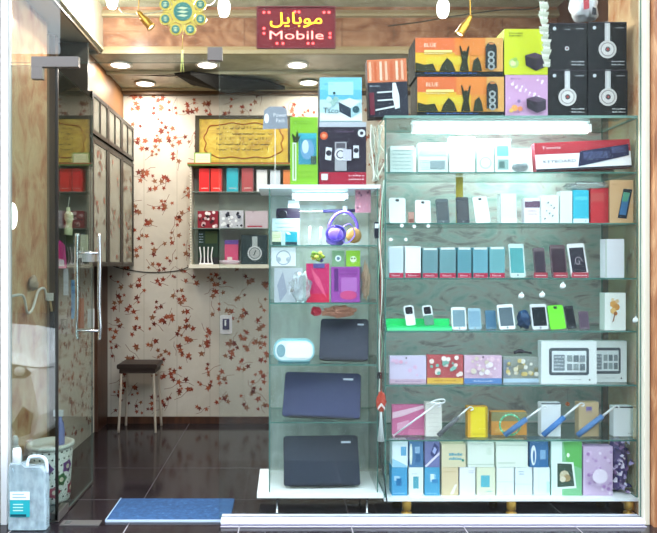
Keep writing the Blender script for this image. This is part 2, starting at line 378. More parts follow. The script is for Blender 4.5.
# ------------------------------------------------------------------ left cupboards
cb = thing('wall_cupboard', 'long dark framed wall cupboard with two rows of doors, mounted high beside the open door', 'cupboard', (XL, .97, 1.39))
CW = .245; CL = YB-.97-.001; CH = 1.22
DKF = mat('#1a1612', .35)
CBM = mat('#33352f', .3)
MB().box(0.001, 0, 0, CW, CL, .02, CBM).box(0.001, 0, .02, CW, .02, CH, CBM).box(.001, .02, .02, .02, CL, CH, CBM).box(.02, .02, CH-.02, CW, CL, CH, CBM).box(.02, .02, .90, CW, CL, .925, CBM).obj('carcass', cb)
GLZ = mat('#8e8e80', .2)
for k in range(3):
    y0 = .004+k*.4085; y1 = y0+.4045
    d = MB().box(CW, y0, .004, CW+.012, y1, .90, GLZ); X = CW
    for a in ((y0, .004, y0+.04, .90), (y1-.04, .004, y1, .90), (y0+.04, .004, y1-.04, .034), (y0+.03, .87, y1-.03, .90)):
        d.box(X, a[0], a[1], X+.018, a[2], a[3], DKF)
    leaves(d, lambda u, v, q: (CW+.012+q, u, v), y0+.03, y1-.03, .04, .86, 21+k, cell=.2, mats=[mat('#8f5a48', .4), mat('#7d5546', .4), mat('#6a4f42', .4)])
    d.obj('door', cb)
    d = MB().box(CW, y0, .93, CW+.012, y1, CH, mat('#8a8c80', .2))
    for a in ((y0, .93, y0+.03, CH), (y1-.03, .93, y1, CH), (y0+.19, .96, y0+.21, CH-.03), (y0+.03, .93, y1-.03, .96), (y0+.03, CH-.03, y1-.03, CH)):
        d.box(X, a[0], a[1], X+.018, a[2], a[3], DKF)
    d.obj('upper_door', cb)
# dark void closing panel above cupboard
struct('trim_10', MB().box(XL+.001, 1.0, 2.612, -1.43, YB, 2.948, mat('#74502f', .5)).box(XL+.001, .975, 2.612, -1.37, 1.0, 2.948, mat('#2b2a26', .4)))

# ------------------------------------------------------------------ stool
def stool():
    t = thing('stool', 'square stool with dark brown seat and four pale tube legs, near the floral wall', 'stool', (-1.235, 2.0, 0))
    BR = mat('#2c211d', .45); LG = mat('#cdbfae', .3, .3)
    se = MB(); se.prism(rrect(.335, .042, .014, 4, 0, .552), -.135, .135, BR); se.obj('seat', t)
    MB().box(-.15, -.12, .495, .15, .12, .5305, mat('#3a2c26', .5)).obj('apron', t)
    for sx in (-1, 1):
        for sy in (-1, 1):
            MB().tube([(sx*.135, sy*.105, .495), (sx*.142, sy*.112, .3), (sx*.155, sy*.125, 0.0)], .0105, LG, 10).obj('leg', t)
stool()
# mat
tag(MB().box(-.975, .01, .0008, -.30, .335, .010, MATB).box(-.98, .005, .0008, -.975, .34, .012, mat('#9fb6cc', .7)).box(-.975, .002, .0008, -.30, .01, .012, mat('#aebfd2', .7)).obj('door_mat'), 'rectangular blue fibre mat lying on the dark tiles in the doorway', 'mat')

# ------------------------------------------------------------------ lights
def downlight(x, y, label):
    t = thing('ceiling_light', label, 'ceiling light', (x, y, ZC), group='round ceiling lights')
    MB().lathe([(.07, 0), (.09, -.004), (.092, -.012), (.074, -.014), (.07, -.006)], mat('#e6e4dc', .4), n=24).obj('rim', t)
    MB().lathe([(.0001, -.011), (.07, -.009), (.07, -.001)], mat('#fff8ea', .4, 0, 9), n=24).obj('diffuser', t)
    area('lamp', (0, 0, -.03), .14, 0, 6, (1, .93, .82), parent=t, disk=True)
downlight(-1.27, 1.47, 'round lit ceiling light nearer the front, above the open door')
downlight(-1.19, 1.98, 'round lit ceiling light close to the back wall, above the stool')
downlight(-.60, 1.47, 'round lit ceiling light beside the dark torn patch in the ceiling')
downlight(.095, 1.47, 'round lit ceiling light below the red sign, the nearer of two')
downlight(.20, 1.95, 'round lit ceiling light next to the blue speaker carton, close to the back wall')

def cfl(x, z, y, label):
    t = thing('hanging_bulb', label, 'light bulb', (x, y, z))
    MB().tube([(0, 0, .11), (.004, 0, .2), (0, 0, 3.299-z)], .003, mat('#d9d9d4', .5), 6).obj('cord', t)
    MB().lathe([(.018, .06), (.018, .11)], WHITE, n=14).obj('socket', t)
    b = MB()
    b.lathe([(.001, -.052), (.022, -.048), (.034, -.03), (.038, 0), (.036, .03), (.026, .05), (.018, .06)], mat('#ffffff', .3, 0, 7), n=18)
    b.obj('glow', t)
    l = bpy.data.lights.new('lamp', 'POINT'); l.energy = 15; l.color = (1, .95, .87); l.shadow_soft_size = .03
    o = bpy.data.objects.new('lamp', l); COL.objects.link(o); o.location = (0, 0, -.09); o.parent = t
cfl(px(224, .5), pz(8, .5), .5, 'white bulb hanging above the seam of the tall window panes')
cfl(px(443, .45), pz(9, .45), .45, 'white bulb hanging above the orange speaker cartons')
cfl(px(112, .8), pz(1, .8), .8, 'white bulb by the top edge of the picture, near the sloped beige soffit')
def spot(x, z, y, tilt, label):
    t = thing('brass_spotlight', label, 'spotlight', (x, y, z))
    M = Matrix.Rotation(tilt, 4, 'Y')
    MB().lathe([(.0, .075), (.012, .075), (.016, .06), (.02, .02), (.026, 0), (.026, -.045), (.03, -.05), (.022, -.052), (.02, -.03), (.0, -.03)], BRASS, M=M, n=18).obj('shade', t)
    MB().lathe([(.0, -.046), (.019, -.044), (.019, -.035)], mat('#fff0c8', .3, 0, 6), M=M, n=14).obj('bulb', t)
    e = M @ Vector((0, 0, .07))
    MB().tube([e, e+Vector((0, .01, .08)), (e.x*.6, 0, 3.299-z)], .004, BRASS, 6).obj('arm', t)
    MB().blob(tuple(M @ Vector((0, 0, .012))), (.03, .02, .02), BRASS, 1, .05, sub=2).obj('knuckle', t)
spot(px(464, .12), pz(27, .12), .12, math.radians(32), 'brass spotlight tilted in front of the upper orange speaker carton')
spot(px(146, .4), pz(21, .4), .4, math.radians(-40), 'brass spotlight tilted on the brown marble band next to the gold pendant')
wl = thing('reflection_glow', 'glowing oval lamp on the marble beside the white door frame post', 'lamp', (XL+.05, .11, pz(216, .11)))  # added emissive oval, stands in for a lamp's reflection on the marble
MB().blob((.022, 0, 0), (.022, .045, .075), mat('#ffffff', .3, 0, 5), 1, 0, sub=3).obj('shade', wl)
MB().box(0, -.02, -.03, .006, .02, .03, WHITE).obj('glow_mount', wl)

# ------------------------------------------------------------------ hanging pendant ornament
def pendant():
    y = .25; t = thing('gold_ornament', 'gold flower-shaped hanging ornament with turquoise medallions on a string', 'ornament', (px(183, y), y, pz(12, y)))
    GO = mat('#d0b450', .35, .5); TQ = mat('#3f7f76', .3); DKT = mat('#cfd8b0', .4); s = 1/sc(y)
    b = MB()
    b.prism(ell(0, 0, 12.5*s, 12.5*s, 28), -.006, .006, GO)
    for k in range(8):
        a = math.pi/8+k*math.pi/4; b.prism(ell(19*s*math.cos(a), 19*s*math.sin(a), 6*s, 6*s, 18), -.005, .005, GO)
        a2 = k*math.pi/4; c, d = math.cos(a2), math.sin(a2)
        P = [(11*s*c-2.2*s*d, 11*s*d+2.2*s*c), (11*s*c+2.2*s*d, 11*s*d-2.2*s*c), (21*s*c, 21*s*d)]
        b.prism(P, -.004, .004, GO)
    b.obj('frame', t)
    def med(x, z, r, n_):
        q = MB().prism(ell(x, z, r, r, 20), -.009, -.005, TQ)
        for i in range(3): q.prism([(x-r*.6, z+r*(.35-.4*i)), (x-r*.1, z+r*(.5-.4*i)), (x+r*.6, z+r*(.38-.4*i)), (x+r*.1, z+r*(.2-.4*i))], -.010, -.009, DKT)
        q.obj('medallion', t)
    med(0, 0, 9.3*s, 0)
    for k in range(8):
        a = math.pi/8+k*math.pi/4; med(19*s*math.cos(a), 19*s*math.sin(a), 4*s, k)
    MB().tube([(0, 0, 22*s), (0, 0, 3.299-pz(12, y))], .0015, GO, 5, False).obj('cord', t)
    MB().tube([(0, 0, -20*s), (-.004, 0, -38*s)], .0015, GO, 5, False).tube([(-.004, 0, -38*s), (-.012, 0, -60*s)], [.006, .004], mat('#cfd07a', .5), 6, False).tube([(-.004, 0, -38*s), (.004, 0, -60*s)], .003, mat('#cfd07a', .5), 6, False).obj('tassel', t)
pendant()
tag(MB().tube([(px(122, .7), .7, 3.299), (px(120, .7), .7, pz(10, .7)), (px(150, .7), .7, pz(13, .7)), (px(185, .6), .6, pz(4, .6)), (px(214, .55), .55, pz(2, .55)), (px(216, .5), .5, 3.299)], .004, mat('#c9cabf', .4), 7).obj('cable'), 'pale cable looping behind the gold ornament between two white bulbs', 'cable')
tag(MB().tube([(px(388, 1.0), 1.0, pz(26, 1.0)), (px(420, .9), .9, pz(22, .9)), (px(455, .8), .8, pz(16, .8)), (px(500, .75), .75, pz(10, .75)), (px(540, .7), .7, pz(6, .7)), (px(560, .7), .7, 3.299)], .004, mat('#2c2a22', .4), 7).obj('cable'), 'thin dark cable slanting up behind the brass spotlight over the orange cartons', 'cable')

# ------------------------------------------------------------------ LED sign
def sign():
    y = .10; s = 1/sc(y); t = thing('led_sign', 'dark red light board with yellow script over the word Mobile', 'sign', (px(296, y), y, pz(27.5, y)))
    MB().box(-39*s, 0, -20.5*s, 39*s, .02, 20.5*s, mat('#7d1520', .4)).obj('board', t)
    FRM = mat('#7b3038', .35); w, h = 39.5*s, 21*s; b = MB()
    for q in ((-w, h-.006, w, h), (-w, -h, w, -h+.006), (-w, -h+.006, -w+.006, h-.006), (w-.006, -h+.006, w, h-.006)): b.box(q[0], -.006, q[1], q[2], -.0002, q[3], FRM)
    b.obj('frame', t)
    MB().text('\ufede\ufbfe\ufe8e\ufe91\ufeee\ufee3', -26*s, 3.5*s, 11*s, -.004, mat('#ffcf2a', .4, 0, 2.6), width=52*s).obj('script_lettering', t)
    MB().text('Mobile', -26.5*s, -12*s, 8.6*s, -.004, mat('#ff8a80', .4, 0, 2.2), width=54*s).obj('word_lettering', t)
    RD = mat('#ff4a4a', .4, 0, 4)
    pts = [(-32, 15), (-27, 15), (28, 15), (33, 15), (-1, 15.5), (3, 15.5), (-32, -1), (-32, -6), (34, -6), (34, -10), (-19, -16), (-13, -16), (12, -16), (17, -16)]
    for a, c in pts: MB().prism(ell(a*s, c*s, 1.2*s, 1.2*s, 10), -.004, -.0005, RD).obj('red_led', t)
    for sx in (-30, 30): MB().tube([(sx*s, .01, 20*s), (sx*s, .01, 3.299-pz(27.5, y))], .0012, mat('#777', .4), 5, False).obj('hanging_wire', t)
sign()

# black torn patch on ceiling
y = 1.75
ptch = MB(); P = [(-.88, 1.62), (-.74, 1.56), (-.60, 1.62), (-.45, 1.70), (-.15, 1.82), (.0, 2.0), (-.2, 2.08), (-.5, 2.11), (-.66, 2.02), (-.78, 1.85)]
n = len(P); ptch.add([(a, b, ZC-.024) for a, b in P]+[(a, b, ZC-.034-.02*(i % 2)) for i, (a, b) in enumerate(P)]+[(-.55, 1.74, ZC-.12)], [tuple(range(n))]+[(i, (i+1) % n, n+(i+1) % n, n+i) for i in range(n)]+[(n+i, n+(i+1) % n, 2*n) for i in range(n)], mat('#0b0b0a', .9))
tag(ptch.obj('sagging_sheet'), 'black sagging leaf-shaped sheet stuck under the ceiling', 'sheet')
tag(MB().tube([(-1.33, 1.7, ZC-.012), (-1.1, 1.7, ZC-.018), (-.93, 1.68, ZC-.03), (-.86, 1.66, ZC-.03)], .005, mat('#2a2018', .5), 6).obj('cable'), 'thin dark cable running along the ceiling to the black sheet', 'cable')
tag(MB().tube([(-1.60, 2.19, 1.42), (-1.45, 2.195, 1.37), (-1.2, 2.195, 1.335), (-.95, 2.195, 1.35), (-.82, 2.19, 1.40)], .004, mat('#1d1a18', .5), 6).obj('cable'), 'black cable sagging over the floral wall from the cupboard to the wall case', 'cable')
# socket
y = YB-.012
t = thing('wall_socket', 'small white framed switch plate on the floral back wall', 'socket', (px(226, y), y, pz(324.5, y)))
MB().prism(rrect(.105, .165, .012), 0, .0118, mat('#ece6ea', .3)).obj('plate', t)
MB().box(-.03, -.006, -.045, .03, -.0003, .05, mat('#4a4468', .3)).box(-.012, -.012, -.01, .002, -.006, .04, WHITE).obj('switch', t)

# ------------------------------------------------------------------ carton artwork helper
class Art:
    def __init__(s, mb, w, h): s.mb = mb; s.w = w; s.h = h; s.k = 0
    def y(s): s.k += 1; return -.0007*s.k
    def r(s, u0, v0, u1, v1, c, **kw):
        y = s.y(); s.p([(u0, v0), (u1, v0), (u1, v1), (u0, v1)], c, y, **kw); return s
    def p(s, pts, c, y=None, **kw):
        y = s.y() if y is None else y
        s.mb.add([((u-.5)*s.w, y, v*s.h) for u, v in pts], [tuple(range(len(pts)))], mat(c, **kw)); return s
    def e(s, u, v, ru, rv, c, n=18): return s.p(ell(u, v, ru, rv, n), c)
    def c(s, u, v, r, c, n=18): return s.p(ell(u, v, r/s.w, r/s.h, n), c)
    def t(s, body, u, v, h, c, width=None):
        s.mb.text(body, (u-.5)*s.w, v*s.h, h*s.h, s.y(), mat(c), width=None if width is None else width*s.w); return s
    def scrib(s, u0, v0, u1, v1, c, rows, seed, thick=.3):
        R = random.Random(seed); y = s.y(); dh = (v1-v0)/rows
        for j in range(rows):
            u = u0
            while u < u1-.01:
                l = R.uniform(.02, .06)
                a = min(u+l, u1); vb = v0+(j+.35)*dh; vt = vb+dh*thick*R.uniform(.6, 1.3)
                s.mb.add([((q-.5)*s.w, y, r*s.h) for q, r in ((u, vb), (a, vb), (a, vt), (u, vt))], [(0, 1, 2, 3)], mat(c))
                u = a+R.uniform(.008, .02)
        return s

Z = dict(top=2.236, A=1.920, B=1.635, C=1.327, D=1.031, E=.729, F=.422, G=.105, t0=1.853, t1=1.512, t2=1.188, t3=.841, t4=.517, t5=.122)
def carton(name, label, cat, x0, y0, x1, Yf, zb, depth, base, art=None, side=None, tilt=0, yaw=0, roll=0, group=None, rough=.5, zlift=0):
    """box whose front face spans pixels x0..x1, top at pixel y0; stands at height zb"""
    w = (x1-x0)/sc(Yf)-.003; h = pz(y0, Yf)-zb-.001; h = h/math.cos(math.radians(tilt)) if tilt else h
    mb = MB(); fm = mat(base, rough); sm = mat(side or base, .65)
    vs = [(x, y, z) for x in (-w/2, w/2) for y in (0, depth) for z in (0, h)]
    mb.add(vs, [(0, 4, 5, 1)], fm); mb.add(vs, [(0, 1, 3, 2), (4, 6, 7, 5), (2, 3, 7, 6), (0, 2, 6, 4), (1, 5, 7, 3)], sm)
    if art: art(Art(mb, w, h))
    o = mb.obj(name, None, (px((x0+x1)/2, Yf), Yf, zb+.001+zlift), (-math.radians(tilt), math.radians(roll), math.radians(yaw)))
    return tag(o, label, cat, group)

def phone(label, x0, y0, x1, Yf, zb, body='#e8ecef', scr=None, tilt=12, roll=0, back=True, group=None, art=None, name='phone'):
    w = (x1-x0)/sc(Yf)-.003; h = (pz(y0, Yf)-zb)/math.cos(math.radians(tilt)); T = .009
    lift = abs(math.sin(math.radians(roll)))*w/2+.0028
    t = thing(name, label, 'phone', (px((x0+x1)/2, Yf), Yf, zb+lift), (-math.radians(tilt), math.radians(roll), 0), group)
    MB().prism(rrect(w, h, w*.12, 4, 0, h/2), 0, T, mat(body, .3)).obj('body', t)
    if scr:
        q = MB(); q.prism([(-w*.42, h*.13), (w*.42, h*.13), (w*.42, h*.87), (-w*.42, h*.87)], -.0012, -.0002, mat(scr, .12))
        if art: art(q, w, h)
        q.obj('screen', t)
        MB().prism(ell(0, h*.065, w*.07, w*.07, 10), -.0014, -.0002, mat('#8e9499', .3)).obj('button', t)
    else:
        q = MB().prism(rrect(w*.22, w*.16, w*.05, 3, 0, h*.9), -.0015, -.0002, mat('#30343a', .3)).obj('camera_lens', t)
    # little prop behind
    tz = (T+.03)*math.tan(math.radians(tilt))
    MB().add([(-w*.2, T, h*.45), (w*.2, T, h*.45), (w*.2, T+.03, .002+tz), (-w*.2, T+.03, .002+tz), (-w*.2, T, h*.42), (w*.2, T, h*.42), (w*.2, T+.027, tz), (-w*.2, T+.027, tz)],
             [(0, 1, 2, 3), (7, 6, 5, 4), (0, 3, 7, 4), (1, 5, 6, 2), (3, 2, 6, 7), (0, 4, 5, 1)], G_BAG).obj('clear_stand', t)
    return t

# ------------------------------------------------------------------ big display cabinet (right of the window)
CX0, CX1, CYF, CYB = px(386, .1), px(637, .1), .10, .50
cab = thing('display_cabinet', 'large glass display cabinet with six glass shelves full of phones, on short brass legs', 'cabinet', ((CX0+CX1)/2, .3, 0))
def cobj(mb, name): return mb.obj(name, cab, (-(CX0+CX1)/2, -.3, 0))
BX1 = CX1-.003
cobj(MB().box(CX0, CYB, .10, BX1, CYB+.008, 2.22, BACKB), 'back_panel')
cobj(MB().box(CX0-.008, CYF, .10, CX0, CYB, 2.22, G_SIDE, EDGE), 'side_panel')
cobj(MB().box(BX1, CYF, .10, BX1+.008, CYB, 2.22, G_SIDE, EDGE), 'side_panel')
cobj(MB().box(CX0-.008, CYF, 2.222, BX1+.008, CYB, 2.236, G_SHELF, mat('#7fa39b', .25)), 'top')
for k in 'ABCDEF':
    cobj(MB().box(CX0+.001, CYF, Z[k]-.008, BX1-.001, CYB-.001, Z[k], G_SHELF, EDGE), 'shelf')
cobj(MB().box(CX0-.012, CYF-.012, .083, BX1+.012, CYB, .0995, mat('#eef0f2', .35)), 'base')
for p in (406, 510, 627):
    for yy in (.13, .45):
        M = Matrix.Translation((px(p, .15), yy, 0))
        cobj(MB().lathe([(.03, 0), (.03, .006), (.009, .010), (.009, .022), (.026, .024), (.026, .082), (.022, .083)], mat('#d9a84e', .4, .4), M=M, n=16), 'leg')
# tube lamp
def tube_lamp(label, x0, x1, yp, Yf, zt, r, watt, hot=11, depth=.12, col=(.86, .97, 1)):
    X0, X1 = px(x0, Yf), px(x1, Yf); L = X1-X0
    t = thing('fluorescent_lamp', label, 'lamp', ((X0+X1)/2, Yf, zt))
    MB().box(-L/2, .0, -.012, L/2, .05, -.0005, mat('#eef6f6', .3)).obj('housing', t)
    for x in (-L/2, L/2-.02): MB().box(x, -.02, -.02-2*r, x+.02, .03, -.0225, WHITE).obj('end_cap', t)
    MB().tube([(-L/2+.02, .0, -.026-r), (L/2-.02, .0, -.026-r)], r, mat('#c4f4ff' if L < .5 else '#e6ffff', .3, 0, hot*.6), 14, False).obj('glass_tube', t)
    area('lamp', (0, 0, -.03-2*r), L*.95, .05, watt, col, parent=t)
tube_lamp('long white glowing tube lamp under the top of the large display cabinet', 412, 590, 128, .16, 2.221, .024, 16)

# boxes on top of the cabinet
def party(a, title):
    a.r(0, .13, 1, 1, '#e0913c').r(0, .13, .62, .62, '#e3b432').r(.0, .62, .45, 1, '#dd6f3d').r(.45, .55, .8, 1, '#e0833a').r(.12, .3, .6, .5, '#dcbf3a').r(.8, .13, 1, 1, '#dba25a')
    a.t('BLUE', .1, .76, .10, '#f4dcc2').r(.1, .62, .42, .68, '#efe08a').scrib(.1, .55, .35, .62, '#efd9a0', 1, 3)
    a.p([(0, .13), (.0, .36), (.10, .30), (.2, .33), (.24, .13)], '#2b2f18')
    a.p([(.27, .13), (.30, .3), (.36, .48), (.42, .35), (.46, .13)], '#2b2f18')
    a.p([(.50, .13), (.53, .4), (.50, .78), (.515, .79), (.545, .58), (.57, .58), (.60, .78), (.615, .77), (.59, .4), (.61, .13)], '#23260f').e(.557, .60, .022, .06, '#23260f')
    a.p([(.64, .13), (.66, .40), (.71, .50), (.74, .35), (.76, .13)], '#2b2f18')
    a.p(ell(.86, .70, .065, .18, 16), '#26292b').r(.795, .2, .925, .7, '#26292b')
    for v in (.56, .4, .24): a.c(.86, v, .020, '#9da3a4').c(.86, v, .010, '#2a2d30')
    a.p(ell(.86, .83, .03, .025, 12), '#c97f4d').scrib(.1, .03, .7, .11, '#3f63a8', 1, 8)
zt = Z['top']
carton('speaker_carton', 'orange carton with dancing crowd picture standing directly on the cabinet', 'box', 417, 77, 504, .14, zt, .20, '#15171a', lambda a: party(a, 0), '#1d1f20')
h1 = pz(77, .14)
carton('speaker_carton', 'orange carton with crowd picture stacked on the other one, under the brass spotlight', 'box', 415, 38, 503, .14, h1+.001, .20, '#15171a', lambda a: party(a, 1), '#1d1f20')
def cube(a, bg, tops):
    for u, v, r, c in tops: a.c(u, v, r, c)
    a.p([(.50, .46), (.58, .50), (.58, .18), (.50, .26)], '#2b2630') if 0 else None
    a.p([(.47, .42), (.72, .34), (.72, .08), (.49, .20)], '#2b2330').p([(.72, .34), (.93, .40), (.93, .16), (.72, .08)], '#3b3140').p([(.47, .42), (.7, .48), (.93, .40), (.72, .34)], '#59465a')
carton('speaker_carton', 'lilac carton with a black cube speaker picture and white dots', 'box', 505, 75, 548, .14, zt, .19, '#cfa0c8',
       lambda a: (cube(a, 0, [(.1+.8*((i*37) % 100)/100, .45+.45*((i*61) % 100)/100, .004+.002*(i % 3), '#f3e3f2') for i in range(18)]+[(.2, .2, .018, '#e09a55'), (.12, .14, .012, '#e0b766'), (.33, .18, .014, '#d9855a'), (.3, .36, .01, '#8a6f9a')]), a.scrib(.1, .85, .35, .92, '#8a5f90', 1, 2)), '#7a5a80')
carton('speaker_carton', 'bright yellow-green carton with a black cube speaker picture', 'box', 504, 29, 548, .14, pz(75, .14)+.001, .19, '#cdd52c',
       lambda a: (cube(a, 0, [(.22, .25, .028, '#b5cf7a'), (.2, .25, .016, '#dfe9a5'), (.25, .33, .012, '#9abf55')]), a.scrib(.1, .82, .42, .93, '#4d5a1c', 2, 5)), '#8a9a20')
def hp(a, plain=False):
    a.c(.16, .88, .010, '#c9ced4').scrib(.72, .85, .92, .9, '#b8bcc4', 1, 3).scrib(.42, .84, .56, .88, '#b8bcc4', 1, 4)
    a.scrib(.60, .07, .95, .20, '#c8ccd2', 2, 5)
    if plain: a.c(.48, .45, .012, '#d8d8dc').c(.48, .45, .006, '#7c2a30')
    else:
        a.r(.42, .5, .56, 1, '#c6c4c6').r(.46, .5, .52, 1, '#d8d6d8')
        a.c(.49, .42, .051, '#cfcac9').c(.49, .42, .040, '#9d9898').c(.49, .42, .034, '#d8d3d2').c(.49, .42, .015, '#5a5558').c(.49, .42, .006, '#b03a3a')
    a.r(.02, .97, .98, .99, '#3a3340')
carton('headphone_carton', 'black carton with white earcup picture, next to the lilac carton', 'box', 548, 70, 587, .14, zt, .12, '#0f0c14', hp, '#120f16')
carton('headphone_carton', 'black carton with white earcup picture, lower one beside the marble wall', 'box', 588, 70, 628, .14, zt, .12, '#0f0c14', hp, '#120f16')
zz = pz(70, .14)+.001
carton('headphone_carton', 'black carton with only a tiny round dot picture, beside the yellow-green carton', 'box', 548, 23, 587, .14, zz, .12, '#0f0c14', lambda a: hp(a, True), '#120f16')
carton('headphone_carton', 'black carton with white earcup picture reaching its top edge, uppermost beside the marble wall', 'box', 588, 22, 627, .14, zz, .12, '#0f0c14', hp, '#120f16')
# plastic bag on top
b = MB().blob((0, 0, .085), (.075, .05, .085), mat('#dfe0e6', .3), 5, .28, 3, 3, flat=.08).obj('plastic_bag', None, (px(584, .2), .2, pz(22.5, .2)+.0))
tag(b, 'crumpled white plastic bag with red print on top of the black headphone cartons', 'bag')
MB().add([(-.03, -.062, .05), (.0, -.066, .055), (.0, -.06, .13), (-.03, -.056, .125)], [(0, 1, 2, 3)], mat('#b8404a')).add([(.015, -.064, .02), (.045, -.058, .02), (.042, -.058, .06), (.02, -.062, .065)], [(0, 1, 2, 3)], mat('#26222c')).obj('print', b)
# white crinkled garland hanging in front
g = MB(); R = random.Random(5); yy = .06
gx = px(543, yy)
for k in range(26):
    z0 = pz(2+k*2.5, yy); wv = .022+.012*R.random(); off = R.uniform(-.006, .006)+(k*.0009)
    g.add([(gx-wv+off, yy-.012, z0), (gx+wv+off, yy+.01, z0+.004), (gx+wv*.9+off, yy+.014, z0-.010), (gx-wv*.8+off, yy-.008, z0-.013),
           (gx-wv+off, yy-.009, z0), (gx+wv+off, yy+.013, z0+.004), (gx+wv*.9+off, yy+.017, z0-.010), (gx-wv*.8+off, yy-.005, z0-.013)],
          [(0, 1, 2, 3), (7, 6, 5, 4), (0, 3, 7, 4), (1, 5, 6, 2)], mat(['#f0efe6', '#d9dccb', '#c9cdb8'][k % 3]))
g.tube([(gx, yy+.002, pz(-20, yy)), (gx+.01, yy+.002, pz(62, yy))], .0025, mat('#cfd0c0'), 5, False)
g.tube([(gx, yy+.002, 3.299), (gx, yy+.002, pz(-20, yy))], .0015, mat('#cfd0c0'), 5, False)
tag(g.obj('paper_garland'), 'white crinkled paper garland hanging between the yellow-green and black cartons', 'garland')

# ------------------------------------------------------------------ row A (under the tube lamp)
zA = Z['A']
carton('accessory_box', 'grey-white crumpled looking box nearest the tower on the lamp-lit shelf', 'box', 390, 146, 414, .16, zA, .1, '#b9c8c4', lambda a: a.scrib(.1, .1, .9, .9, '#8fa39f', 6, 1).r(.0, .85, 1, 1, '#d5e2de'))
carton('blister_pack', 'silver blister pack between two white boxes on the lamp-lit shelf', 'pack', 418, 143, 448, .16, zA, .06, '#c5d2cf', lambda a: a.scrib(.05, .1, .95, .45, '#8496a0', 5, 4).r(.05, .6, .95, .8, '#a5dccb').r(.4, .15, .9, .4, '#7f8f93'))
carton('phone_box', 'plain bright white upright box on the lamp-lit shelf', 'box', 450, 137, 475, .15, zA, .06, '#eef3f3', lambda a: a.scrib(.3, .1, .6, .2, '#b7c3c6', 2, 6))
carton('accessory_box', 'pale mint box with a round cream ring print on the lamp-lit shelf', 'box', 477, 139, 494, .15, zA, .06, '#d7e9e4', lambda a: a.c(.5, .3, .035, '#b4ccb4').c(.5, .3, .026, '#e6efdc').scrib(.2, .75, .8, .85, '#c3a8ac', 1, 4))
carton('accessory_box', 'pale box with a light blue earphone case picture on the lamp-lit shelf', 'box', 495, 139, 511, .15, zA, .06, '#dcebea', lambda a: a.r(.1, .5, .85, .8, '#79b7c6').r(.15, .1, .85, .4, '#8aa9a5').r(.25, .15, .6, .34, '#56716f'))
ov = thing('webcam_pack', 'clear pack with a dark oval gadget inside, beside the keyboard carton', 'pack', (px(522, .15), .15, zA+.001))
MB().box(-.055, 0, 0, .055, .06, .14, G_BAG).obj('blister', ov)
MB().blob((0, .03, .038), (.046, .022, .03), mat('#49565c', .25), 2, .03).obj('gadget', ov)
# keyboard carton, slightly rolled
def kb(a):
    a.r(0, .0, 1, .58, '#e9eaef').p([(0, .58), (1, .58), (1, 1), (0, 1)], '#a92b38').r(0, 0, 1, .07, '#2b2733')
    a.t('KEYBOARD', .08, .26, .12, '#4b4b58', .34).t('Tenvis', .07, .76, .10, '#e7cfd2', .2)
    a.p([(.44, .10), (.47, .64), (.98, .82), (.98, .42)], '#272a4a').scrib(.5, .35, .78, .6, '#5b6390', 5, 3, .5).scrib(.8, .52, .95, .74, '#5b6390', 5, 5, .5)
carton('keyboard_carton', 'long red and white KEYBOARD carton at the end of the lamp-lit shelf', 'box', 536, 144, 632, .13, zA, .05, '#a92b38', kb, '#7a2a34', roll=-2.5, tilt=4, zlift=.019)
co = MB(); pts = []
for k in range(40):
    a = k*.55; pts.append((-.05+.0032*k*1.0+.0, .03*math.sin(a), .05+.028*math.cos(a)))
co.tube(pts, .006, mat('#bfae8c', .6), 6)
tag(co.obj('coiled_cable', None, (px(600, .28), .28, zA+.10)), 'tan coiled cable lying behind the keyboard carton', 'cable')
tag(MB().box(-.12, 0, 0, .14, .08, .105, mat('#6d5c52', .5)).obj('accessory_box', None, (px(590, .24), .24, zA+.0005)), 'brown box mostly hidden behind the keyboard carton', 'box')

# ------------------------------------------------------------------ row B
zB = Z['B']
phone('white phone showing its back, nearest the tower on the second shelf down', 389, 198, 406, .17, zB, '#dfe8e6', roll=1.5)
phone('narrow white phone with a small dark lens beside the pink lipstick-sized box', 415, 200.5, 431, .17, zB, '#eaf0ee', roll=2)
carton('accessory_box', 'tiny pink and brown box between two white phones', 'box', 408.5, 212, 414.5, .15, zB, .03, '#b98f84', lambda a: a.r(.1, .1, .9, .4, '#8b5a52'))
phone('dark grey phone lying shorter than its neighbours near the yellow strap', 437, 199, 450, .17, zB, '#3c4c52', scr='#2a363c', roll=-1)
phone('black phone right behind the yellow strap', 457, 197, 470, .17, zB, '#1e2430', scr='#141a26')
phone('white phone leaning sideways between the black phone and the tall white box', 476, 197, 491, .17, zB, '#eef2f1', roll=-5)
carton('phone_box', 'tall plain white box in the middle of the second shelf, on a small white foot', 'box', 500, 194, 517, .15, zB, .05, '#e2ebe8', lambda a: a.r(.1, 0, 1, .16, '#f4f6f6').r(.0, .0, .04, 1, '#8fa39c'), roll=-1, zlift=.003)
carton('phone_box', 'white box with purple label print', 'box', 524.5, 198, 540, .15, zB, .05, '#ece6ee', lambda a: a.r(.0, .62, 1, .88, '#70566e').r(.02, .86, .5, 1, '#e4dfe2').scrib(.2, .3, .8, .55, '#c9a6bf', 2, 3))
carton('phone_box', 'white box sprinkled with small dark icons', 'box', 541, 195, 559, .14, zB, .05, '#e6eceb', lambda a: [a.c(.2+.6*((i*43) % 100)/100, .15+.65*((i*29) % 100)/100, .004, '#6a767c') for i in range(12)])
carton('phone_box', 'plain white-green box touching the turquoise one', 'box', 560, 191, 572.5, .14, zB, .05, '#dfece8')
carton('phone_box', 'turquoise box with a white strip along its foot', 'box', 573, 190, 589, .14, zB, .05, '#35b3cc', lambda a: a.r(0, 0, 1, .14, '#dfeef2').r(.1, .7, .9, .8, '#59c6d8').c(.8, .07, .003, '#345'))
carton('phone_box', 'red upright box beside the tan tablet carton', 'box', 590.5, 188, 608.5, .14, zB, .05, '#bf2c37', lambda a: a.r(0, .62, 1, .86, '#b94a48').r(.75, .0, 1, 1, '#a92530'))
